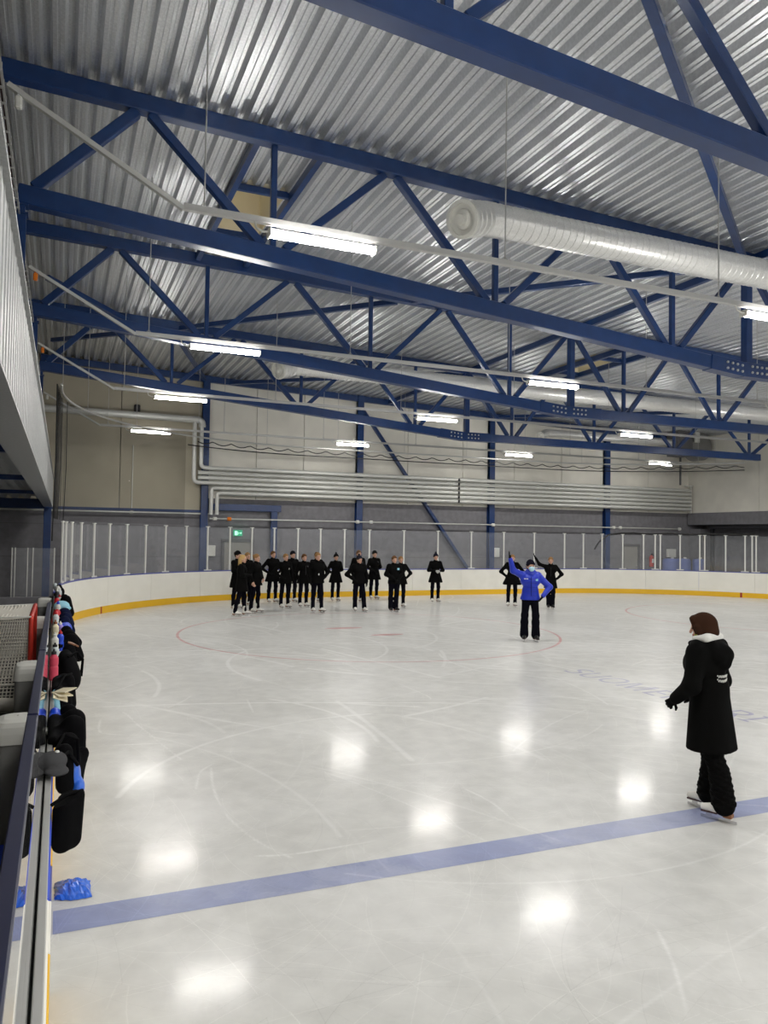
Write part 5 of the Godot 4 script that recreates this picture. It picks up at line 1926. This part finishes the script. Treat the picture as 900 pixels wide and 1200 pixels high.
func person(o: Dictionary) -> Node3D:
	var near: bool = o.get("near", false)
	var cell: float = o.get("cell", 0.024)
	var sc: float = o.h / 1.75
	var at := V(o.x, 0, o.z)
	# facing: towards a point of the rink, plus an offset
	var look: Vector2 = o.get("look", Vector2(9.0, 9.0))
	var yaw := atan2(look.x - o.x, -(look.y - o.z)) + deg_to_rad(o.get("turn", 0.0))
	var t := thing("person", o.label, "person", at, yaw, o.get("group", ""))
	t.scale = Vector3.ONE * sc
	var lean: float = o.get("lean", 0.0)
	var sh := Vector3(0, 0, lean)
	var top_col: Color = o.get("top", TOP)
	var leg_col: Color = o.get("legs", BLACK)
	var gl: Color = o.get("gloves", GLOVE)
	var wide: float = o.get("trouser", 0.0)
	var m := MB.new()
	# --- body -------------------------------------------------------------------------------------------------
	var feet: Array = o.get("feet", [Vector2(-0.11, 0.0), Vector2(0.11, 0.02)])
	var P := []
	P.append([0, Vector3(-0.075, 0.96, 0), Vector3(0.075, 0.96, 0), 0.115, 0.115, leg_col])
	P.append([0, Vector3(0, 0.97, 0), Vector3(0, 1.2, 0.0) + sh * 0.5, 0.125, 0.115, top_col])
	P.append([0, Vector3(-0.085, 1.32, 0.0) + sh, Vector3(0.085, 1.32, 0.0) + sh, 0.112, 0.112, top_col])
	P.append([0, Vector3(-0.15, 1.425, -0.01) + sh, Vector3(0.15, 1.425, -0.01) + sh, 0.058, 0.058, top_col])
	P.append([0, Vector3(0, 1.42, -0.01) + sh, Vector3(0, 1.53, 0.005) + sh, 0.062, 0.05, SKIN if not near else top_col])
	for i in 2:
		var s := -1.0 if i == 0 else 1.0
		var ft: Vector2 = feet[i]
		var hip := Vector3(s * 0.088, 0.92, 0)
		var ank := Vector3(ft.x, 0.2 if wide > 0.0 else 0.185, ft.y - 0.055)
		var knee := hip.lerp(ank, 0.5) + Vector3(s * 0.012, 0.0, o.get("bend", 0.03))
		P.append([0, hip, knee, 0.092, 0.062 + wide * 0.35, leg_col])
		P.append([0, knee, knee.lerp(ank, 0.4) + Vector3(0, 0, -0.012), 0.062 + wide * 0.35, 0.058 + wide * 0.6, leg_col])
		P.append([0, knee.lerp(ank, 0.4) + Vector3(0, 0, -0.012), ank + Vector3(0, -0.06 if wide > 0.0 else -0.05, 0.014), 0.058 + wide * 0.6, 0.06 + wide, leg_col])
	var arms: Array = o.get("arms", ["down", "down"])
	var J := []
	for i in 2:
		var s := -1.0 if i == 0 else 1.0
		var a = arms[i]
		var el: Vector3
		var wr: Vector3
		if a is String:
			el = ARMS[a][0] * Vector3(s, 1, 1) + sh
			wr = ARMS[a][1] * Vector3(s, 1, 1) + sh
			if a == "fold":
				wr += Vector3(0, 0.03 * s, 0.02 * s)
		else:
			el = a[0]
			wr = a[1]
		var shd := Vector3(s * 0.165, 1.425, -0.01) + sh
		J.append([shd, el, wr, s])
		P.append([0, shd, el, 0.056, 0.044, top_col])
		P.append([0, el, wr, 0.044, 0.031, top_col])
	if o.get("ruffle", false):
		# knitted ruffles down the legs
		for q in P.duplicate():
			if q[5] != leg_col or q[1].y < 0.3 and q[2].y > 0.9 or q[2].y > 0.75:
				continue
			var n := int(q[1].distance_to(q[2]) / 0.032)
			for i in n:
				var u := (i + 0.5) / n
				var c: Vector3 = q[1].lerp(q[2], u)
				var r := lerpf(q[3], q[4], u) - 0.004
				for j in 14:
					var a := TAU * j / 14 + i * 0.6
					P.append([1, c + Vector3(cos(a), 0.15 * sin(j * 2.3 + i), sin(a)) * r, Vector3(0.022, 0.012, 0.022), 0.0, 0.0, leg_col])
	skin(m, P, cell if not o.has("ruffle") else 0.011, 0.045 if not o.has("ruffle") else 0.016)
	# hands
	for j in J:
		var dir: Vector3 = j[2] - j[1]
		var inn := Vector3(-j[3], 0, 0)
		var palm: Vector3 = inn if absf(dir.normalized().x) < 0.8 else Vector3(0, 0, -1)
		if o.has("palm"):
			palm = o.palm
		skin(m, hand_prims(j[2], dir, palm, j[3] if not o.has("palm") else -j[3], gl, o.get("curl", 0.55)), 0.0058 if near else 0.0085, 0.009)
	# head: its own fine grid, turned on the neck
	var hy: float = deg_to_rad(o.get("head_turn", 0.0))
	var hb := Basis(Vector3.UP, hy) * Basis(Vector3.RIGHT, deg_to_rad(o.get("head_tilt", 2.0)))
	var hc := Vector3(0, 1.622, 0.025) + sh
	var hm := MB.new()
	var skin_c: Color = o.get("skin", SKIN)
	var H := [[1, Vector3(0, 0.025, -0.012), Vector3(0.074, 0.095, 0.093), 0.0, 0.0, skin_c], [0, Vector3(0, -0.03, 0.022), Vector3(0, -0.075, 0.05), 0.06, 0.032, skin_c],
		[0, Vector3(0, 0.012, 0.083), Vector3(0, -0.025, 0.1), 0.008, 0.0125, skin_c], [1, Vector3(-0.076, -0.008, -0.012), Vector3(0.012, 0.03, 0.018), 0.0, 0.0, skin_c], [1, Vector3(0.076, -0.008, -0.012), Vector3(0.012, 0.03, 0.018), 0.0, 0.0, skin_c],
		[0, Vector3(-0.035, 0.03, 0.07), Vector3(0.035, 0.03, 0.07), 0.012, 0.012, skin_c], [0, Vector3(-0.016, -0.053, 0.08), Vector3(0.016, -0.053, 0.08), 0.0085, 0.0085, Color(0.45, 0.18, 0.14)], [0, Vector3(0, -0.05, -0.01), Vector3(0, -0.13, -0.03), 0.05, 0.052, skin_c]]
	skin(hm, H, 0.0065 if near else 0.0095, 0.016)
	var b0 := m.v.size()
	for i in hm.v.size():
		m.v.append(hb * hm.v[i] + hc)
		m.n.append(hb * hm.n[i])
		m.c.append(hm.c[i])
	for i in hm.ix:
		m.ix.append(b0 + i)
	m.colored = true
	obj("body", m, M.person, t)
	var head := Node3D.new()
	head.name = "face"
	t.add_child(head, true)
	head.position = hc
	head.basis = hb
	for s in [-1.0, 1.0]:
		m = MB.new()
		m.lathe([Vector2(0, 0.011), Vector2(0.008, 0.008), Vector2(0.011, 0.0), Vector2(0.008, -0.008), Vector2(0, -0.011)], 10, Transform3D(Basis(), Vector3(s * 0.031, 0.008, 0.075)))
		obj("eye", m, M.eye_dark, head)
	# --- hair and hats ------------------------------------------------------------------------------------------
	var hair: Color = o.get("hair", Color(0.1, 0.055, 0.03))
	var style: String = o.get("style", "bun")
	m = MB.new()
	var G := [[1, Vector3(0, 0.035, -0.02), Vector3(0.085, 0.1, 0.102), 0.0, 0.0, hair]]
	var cuts := [[Vector3(0, -0.75, 0.66), 0.012]]
	if style == "bun":
		G.append([1, Vector3(0, 0.07, -0.115), Vector3(0.036, 0.036, 0.034), 0.0, 0.0, hair])
	elif style == "short":
		G.append([1, Vector3(0, 0.0, -0.05), Vector3(0.08, 0.085, 0.07), 0.0, 0.0, hair])
	elif style == "long":
		G.append([0, Vector3(-0.05, 0.0, -0.07), Vector3(-0.075, -0.16, -0.06), 0.05, 0.035, hair])
		G.append([0, Vector3(0.05, 0.0, -0.07), Vector3(0.075, -0.16, -0.06), 0.05, 0.035, hair])
		G.append([0, Vector3(0, 0.0, -0.08), Vector3(0, -0.18, -0.09), 0.06, 0.045, hair])
		cuts = [[Vector3(0, -0.4, 0.92), 0.03]]
	elif style == "bob":
		G = [[1, Vector3(0, 0.03, -0.02), Vector3(0.104, 0.112, 0.118), 0.0, 0.0, hair], [1, Vector3(0, -0.035, -0.045), Vector3(0.1, 0.085, 0.095), 0.0, 0.0, hair], [0, Vector3(-0.085, 0.02, 0.03), Vector3(-0.088, -0.05, 0.015), 0.026, 0.022, hair], [0, Vector3(0.085, 0.02, 0.03), Vector3(0.088, -0.05, 0.015), 0.026, 0.022, hair], [0, Vector3(-0.05, 0.085, 0.06), Vector3(0.05, 0.085, 0.06), 0.035, 0.035, hair]]
		cuts = [[Vector3(0, -0.2, 1.0), 0.07]]
	skin(m, G, 0.0065 if near else 0.0105, 0.02, cuts)
	var hobj := obj("hair", m, M.person, t)
	hobj.position = hc
	hobj.basis = hb
	if o.has("hat"):
		m = MB.new()
		var hcl: Color = o.hat
		skin(m, [[1, Vector3(0, 0.045, -0.018), Vector3(0.093, 0.115, 0.108), 0.0, 0.0, hcl]], 0.0065 if near else 0.0105, 0.01, [[Vector3(0, -0.96, 0.28), -0.03]])
		m.tint = hcl
		m.lathe([Vector2(0.092, -0.018), Vector2(0.099, 0.0), Vector2(0.092, 0.02)], 20, Transform3D(Basis(Vector3.RIGHT, -0.28), Vector3(0, 0.05, -0.012)) * Transform3D(Basis().scaled(Vector3(1, 1, 1.13)), Vector3.ZERO))
		m.tint = Color.WHITE
		var hat := obj("beanie", m, M.person, t)
		hat.position = hc
		hat.basis = hb
		if o.get("pompom", false):
			m = MB.new()
			skin(m, [[1, Vector3(0, 0.175, -0.03), Vector3(0.038, 0.036, 0.038), 0.0, 0.0, Color(0.03, 0.03, 0.035)]], 0.01, 0.01)
			var pm := obj("pompom", m, M.person, hat)
			pm.name = "pompom"
	if o.get("mask", false):
		m = MB.new()
		skin(m, [[1, Vector3(0, -0.045, 0.062), Vector3(0.064, 0.058, 0.055), 0.0, 0.0, Color.WHITE]], 0.007, 0.01, [[Vector3(0, 0, -1), -0.03]])
		m.colored = false
		var mk := obj("face_mask", m, M.mask, t)
		mk.position = hc
		mk.basis = hb
		m = MB.new()
		for s in [-1.0, 1.0]:
			m.tube([Vector3(s * 0.062, -0.03, 0.05), Vector3(s * 0.078, -0.01, -0.015)], 0.003, 4)
		var lp := obj("ear_loop", m, M.mask, mk)
		lp.name = "ear_loop"
	# --- coat -------------------------------------------------------------------------------------------------
	if o.has("coat"):
		var c = o.coat        # hem height, flare, colour, extra thickness
		var col: Color = c[2]
		var e: float = c[3]
		var C := []
		C.append([0, Vector3(-0.08, 1.32, 0) + sh, Vector3(0.08, 1.32, 0) + sh, 0.122 + e, 0.122 + e, col])
		C.append([0, Vector3(-0.155, 1.42, -0.01) + sh, Vector3(0.155, 1.42, -0.01) + sh, 0.066 + e, 0.066 + e, col])
		C.append([0, Vector3(0, 1.42, -0.01) + sh, Vector3(0, 1.5, 0.0) + sh, 0.08 + e, 0.066 + e * 0.6, col])
		C.append([0, Vector3(0, 1.3, 0) + sh, Vector3(0, 1.1, 0) + sh * 0.4, 0.13 + e, 0.128 + e, col])
		if c[0] < 0.9:
			for s in [-1.0, 1.0]:
				C.append([0, Vector3(s * 0.04, 1.1, 0) + sh * 0.4, Vector3(s * (0.055 + c[1] * 0.35), c[0] - 0.06, 0.005), 0.115 + e, 0.14 + c[1] + e, col])
		else:
			C.append([0, Vector3(-0.05, 1.1, 0), Vector3(-0.065, c[0], 0), 0.11 + e, 0.115 + e + c[1], col])
			C.append([0, Vector3(0.05, 1.1, 0), Vector3(0.065, c[0], 0), 0.11 + e, 0.115 + e + c[1], col])
		for j in J:
			C.append([0, j[0], j[1], 0.062 + e, 0.052 + e * 0.8, col])
			C.append([0, j[1], (j[1] as Vector3).lerp(j[2], 0.93), 0.052 + e * 0.8, 0.038 + e * 0.6, col])
		if c.size() > 4:
			for q in c[4]:
				C.append([q[0], q[1] + sh, q[2] + sh, q[3], q[4], q[5]])
		m = MB.new()
		skin(m, C, o.get("coat_cell", cell), 0.04, [[Vector3(0, -1, 0), -c[0]]])
		m.colored = c.size() < 6
		var cm: Material = M.person if c.size() < 6 else c[5]
		obj("coat" if c[0] < 0.9 else "jacket", m, cm, t)
	for i in 2:
		var ft: Vector2 = feet[i]
		skate(t, Vector3(ft.x, 0, ft.y), deg_to_rad((o.get("toe", 12.0)) * (-1.0 if i == 0 else 1.0)), false, near, o.get("flag", false), o.get("boots", "boot_white"))
	for q in o.get("badges", []):
		m = MB.new()
		m.box(q[0], q[1], Basis(Vector3.UP, q[3] if q.size() > 3 else 0.0), 0.001)
		obj("badge", m, M[q[2]], t)
	return t


func people() -> void:
	var G := "skaters in black at the far end"
	var blond := Color(0.5, 0.33, 0.14)
	var light := Color(0.3, 0.17, 0.075)
	var brown := Color(0.13, 0.065, 0.03)
	var coat := [0.66, 0.05, TOP, 0.006]
	var short_ := [0.78, 0.04, TOP, 0.004]
	var hip := [0.93, 0.0, TOP, 0.006]
	var list := [
		{"x": 5.07, "z": 23.74, "h": 1.78, "arms": ["fold", "fold"], "hat": GLOVE, "coat": coat, "turn": 24, "head_turn": 10, "label": "person in a black beanie and black coat with folded arms behind the blonde skater"},
		{"x": 4.78, "z": 21.73, "h": 1.73, "arms": ["fold", "down"], "style": "long", "hair": blond, "coat": [0.7, 0.05, TOP, 0.008], "feet": [Vector2(-0.12, -0.12), Vector2(0.12, 0.12)], "turn": 50, "label": "person with long blonde hair in a black coat striding sideways"},
		{"x": 5.62, "z": 24.79, "h": 1.73, "arms": ["down", "down"], "hair": light, "coat": short_, "turn": 12, "label": "person in black half hidden behind the blonde skater"},
		{"x": 5.35, "z": 22.44, "h": 1.74, "arms": ["down", "clasp"], "hair": light, "coat": [0.82, 0.03, TOP, 0.006], "turn": 30, "gloves": SKIN, "feet": [Vector2(-0.1, -0.05), Vector2(0.12, 0.05)], "label": "person in black with light brown hair and bare hands next to the blonde skater"},
		{"x": 6.7, "z": 25.68, "h": 1.76, "arms": ["hips", "hips"], "hair": brown, "coat": [0.72, 0.07, TOP, 0.004], "feet": [Vector2(-0.12, 0.0), Vector2(0.13, 0.02)], "turn": 5, "label": "person in a short black skating dress with hands on hips in the back row"},
		{"x": 6.58, "z": 23.66, "h": 1.72, "arms": ["hips", "down"], "hair": light, "coat": [0.8, 0.03, TOP, 0.004], "feet": [Vector2(-0.12, 0.0), Vector2(0.13, 0.0)], "turn": 5, "badges": [[Vector3(0.06, 1.28, 0.125), Vector3(0.03, 0.05, 0.01), "white_print"]], "label": "person in black with one hand on the hip and legs apart"},
		{"x": 7.39, "z": 25.69, "h": 1.75, "arms": ["clasp", "clasp"], "hat": Color(0.01, 0.01, 0.012), "coat": short_, "turn": 8, "label": "person in a black beanie and zipped black jacket in the back row"},
		{"x": 7.27, "z": 23.93, "h": 1.71, "arms": ["down", "down"], "style": "short", "hair": brown, "coat": short_, "turn": 3, "badges": [[Vector3(0.07, 1.34, 0.125), Vector3(0.05, 0.05, 0.01), "grey_fabric"], [Vector3(0.0, 1.22, 0.14), Vector3(0.008, 0.3, 0.01), "grey_fabric"]], "label": "person with short brown hair in a black jacket with a zip"},
		{"x": 7.14, "z": 22.12, "h": 1.8, "arms": ["down", "hips"], "style": "short", "hair": light, "coat": [0.86, 0.02, TOP, 0.008], "feet": [Vector2(-0.09, -0.04), Vector2(0.13, 0.08)], "turn": 0, "badges": [[Vector3(-0.02, 1.12, 0.14), Vector3(0.03, 0.05, 0.01), "white_print"]], "label": "tall person in black at the front of the group with one elbow out"},
		{"x": 8.2, "z": 25.5, "h": 1.74, "arms": ["down", "down"], "hair": brown, "coat": short_, "turn": 0, "label": "person in black hidden behind the tall skater at the front"},
		{"x": 9.0, "z": 25.78, "h": 1.66, "arms": ["back", "back"], "hat": GLOVE, "pompom": true, "coat": [0.7, 0.06, TOP, 0.006], "turn": 0, "label": "person in a bobble hat and flared black coat with hands behind the back"},
		{"x": 8.45, "z": 22.05, "h": 1.7, "arms": ["hips", "down"], "hat": Color(0.02, 0.02, 0.03), "pompom": true, "coat": [0.88, 0.02, TOP, 0.016], "feet": [Vector2(-0.1, -0.02), Vector2(0.17, 0.1)], "turn": -6, "head_turn": 20, "trouser": 0.015, "label": "person in a bobble hat and black jacket stepping sideways with a hand on the hip"},
		{"x": 9.62, "z": 25.16, "h": 1.82, "arms": ["down", "down"], "style": "short", "hair": Color(0.16, 0.1, 0.06), "coat": hip, "turn": 4, "badges": [[Vector3(0.08, 1.34, 0.13), Vector3(0.05, 0.06, 0.01), "grey_fabric"]], "label": "tall short haired person in black behind the stepping skater"},
		{"x": 10.65, "z": 26.24, "h": 1.77, "arms": ["clasp", "back"], "hat": Color(0.012, 0.012, 0.012), "coat": [0.72, 0.05, TOP, 0.005], "turn": 6, "badges": [[Vector3(0.09, 1.35, 0.115), Vector3(0.06, 0.06, 0.012), "grey_fabric"]], "label": "person in a black cap and coat with a grey chest badge close to the boards"},
		{"x": 9.5, "z": 21.79, "h": 1.72, "arms": ["clasp", "clasp"], "style": "short", "hair": brown, "coat": [0.88, 0.0, TOP, 0.012], "feet": [Vector2(-0.08, 0.0), Vector2(0.08, 0.03)], "trouser": 0.02, "boots": "boot_black", "turn": 2, "badges": [[Vector3(0.09, 1.34, 0.135), Vector3(0.07, 0.06, 0.012), "light_blue"]], "label": "person in black trousers and jacket with a light blue chest badge, hands clasped"},
		{"x": 10.28, "z": 23.04, "h": 1.67, "arms": ["down", "hips"], "hair": light, "coat": [0.8, 0.05, TOP, 0.004], "turn": -4, "label": "person in black behind the skater with the light blue badge, one elbow out"},
		{"x": 12.31, "z": 24.55, "h": 1.72, "arms": ["chest", "chest"], "hat": Color(0.016, 0.016, 0.03), "pompom": true, "gloves": Color(0.5, 0.5, 0.48), "coat": [0.72, 0.06, TOP, 0.006], "look": Vector2(9.0, 6.0), "turn": 0, "label": "person in a bobble hat and black coat standing alone holding pale mittens in front"},
		{"x": 14.14, "z": 22.42, "h": 1.76, "arms": ["hips", "hips"], "hair": light, "coat": [0.74, 0.11, TOP, 0.004], "feet": [Vector2(-0.13, 0.0), Vector2(0.1, 0.04)], "look": Vector2(9.0, 9.0), "turn": -8, "group": "", "label": "person in a flared black dress with hands on hips behind the person in blue"},
		{"x": 14.99, "z": 21.42, "h": 1.71, "arms": [[Vector3(-0.38, 1.5, 0.03), Vector3(-0.52, 1.73, 0.05)], "hips"], "hair": light, "coat": [0.7, 0.03, TOP, 0.006], "feet": [Vector2(-0.06, 0.0), Vector2(0.07, 0.03)], "look": Vector2(6.0, 6.0), "turn": 0, "trouser": 0.015, "boots": "boot_black", "badges": [[Vector3(0.0, 1.25, 0.138), Vector3(0.008, 0.3, 0.01), "grey_fabric"]], "label": "person in a long black coat with one arm raised beside the person in blue"},
	]
	for q in list:
		if not q.has("group"):
			q["group"] = G
		person(q)
	# the coach: bright blue padded jacket, mask, one arm up
	var blue := Color.WHITE
	var c := person({"x": 9.8, "z": 14.78, "h": 1.81, "cell": 0.018, "near": true, "look": Vector2(2.6, 0.0), "turn": 0, "head_turn": 14, "arms": [[Vector3(-0.38, 1.53, 0.05), Vector3(-0.45, 1.79, 0.1)], [Vector3(0.42, 1.18, -0.04), Vector3(0.25, 0.98, 0.1)]],
		"hat": Color(0.008, 0.008, 0.018), "mask": true, "style": "short", "hair": Color(0.02, 0.015, 0.012), "trouser": 0.035, "feet": [Vector2(-0.12, 0.0), Vector2(0.12, 0.06)], "boots": "boot_black", "curl": 0.2,
		"coat": [0.9, 0.01, blue, 0.017, [[0, Vector3(-0.06, 1.5, 0.0), Vector3(0.06, 1.5, 0.0), 0.062, 0.062, blue], [0, Vector3(-0.16, 0.93, 0.0), Vector3(0.16, 0.93, 0.0), 0.05, 0.05, blue]], M.blue_jacket], "coat_cell": 0.014,
		"badges": [[Vector3(-0.11, 1.36, 0.148), Vector3(0.09, 0.018, 0.01), "white_print", -0.2], [Vector3(0.12, 1.34, 0.145), Vector3(0.05, 0.045, 0.01), "light_blue", 0.3], [Vector3(0.0, 1.2, 0.16), Vector3(0.008, 0.42, 0.012), "navy_fabric"]],
		"label": "person in a bright blue jacket, black beanie and face mask raising one arm", "group": ""})
	# padded quilting lines on the coach's jacket
	for i in 5:
		var m := MB.new()
		m.bar(Vector3(-0.12, 1.0 + i * 0.09, 0.152), Vector3(0.12, 1.0 + i * 0.09, 0.152), 0.006, 0.006)
		obj("quilt_seam", m, M.jacket_seam, c)
	# the woman near the blue line, seen from behind
	var NB := Color(0.0055, 0.0055, 0.007)
	var w := person({"x": 5.13, "z": 4.98, "h": 1.68, "cell": 0.016, "near": true, "look": Vector2(5.13 - 0.36, 4.98 + 0.93), "turn": 0, "head_turn": 20, "head_tilt": 8, "lean": 0.07,
		"arms": [[Vector3(-0.25, 1.14, 0.02), Vector3(-0.2, 1.0, 0.24)], [Vector3(0.28, 1.15, 0.06), Vector3(0.22, 1.0, 0.24)]],
		"style": "bob", "hair": Color(0.045, 0.022, 0.012), "feet": [Vector2(-0.1, 0.12), Vector2(0.1, -0.1)], "ruffle": true, "trouser": 0.03, "legs": Color(0.004, 0.004, 0.0045), "flag": true, "toe": 4.0,
		"coat": [0.58, 0.025, NB, 0.028, [[0, Vector3(-0.1, 1.48, -0.1), Vector3(0.1, 1.48, -0.1), 0.06, 0.06, NB], [0, Vector3(-0.07, 1.4, -0.15), Vector3(0.07, 1.4, -0.15), 0.075, 0.075, NB], [0, Vector3(0, 1.34, -0.16), Vector3(0, 1.42, -0.16), 0.07, 0.08, NB], [0, Vector3(-0.13, 1.5, 0.02), Vector3(-0.08, 1.49, 0.09), 0.03, 0.025, NB], [0, Vector3(0.13, 1.5, 0.02), Vector3(0.08, 1.49, 0.09), 0.03, 0.025, NB]]], "coat_cell": 0.013, "gloves": Color(0.006, 0.006, 0.007), "curl": 0.7,
		"label": "person with a brown bob in a long black hooded coat and white skates", "group": ""})
	# fleece lining of her hood, scarf and the print on her back
	var m := MB.new()
	skin(m, [[0, Vector3(-0.1, 1.545, -0.005), Vector3(0.1, 1.545, -0.005), 0.045, 0.045, Color.WHITE], [0, Vector3(-0.11, 1.545, 0.01), Vector3(-0.09, 1.535, 0.12), 0.04, 0.025, Color.WHITE], [0, Vector3(0.11, 1.545, 0.01), Vector3(0.09, 1.535, 0.12), 0.04, 0.025, Color.WHITE]], 0.011, 0.03)
	m.colored = false
	tag(obj("hood_lining", m, M.white_print, w), "white fleece hood lining")
	m = MB.new()
	m.lathe([Vector2(0.068, 1.5), Vector2(0.078, 1.53), Vector2(0.07, 1.57)], 18, Transform3D(Basis(), Vector3(0, 0, 0.09)))
	obj("scarf", m, mat("scarf_green", s8(150, 150, 48), 0.85), w)
	m = MB.new()
	back_print(m)
	tag(obj("back_print", m, M.white_print, w), "small white print on the back of the coat")


# two short lines of script-like white strokes
func back_print(m: MB) -> void:
	for k in 2:
		var pts := []
		for i in 40:
			var u := i / 39.0
			var x := lerpf(0.135, 0.015, u)
			var y := 1.232 - k * 0.04 + 0.011 * sin(u * 40.0) + 0.012 * pow(u * 2 - 1, 2) * (1.0 if k == 1 else 0.3)
			pts.append(Vector3(x, y, 0.046 - sqrt(0.178 * 0.178 - pow(maxf(0.0, x - 0.03), 2))))
		m.tube(pts, 0.003, 5)
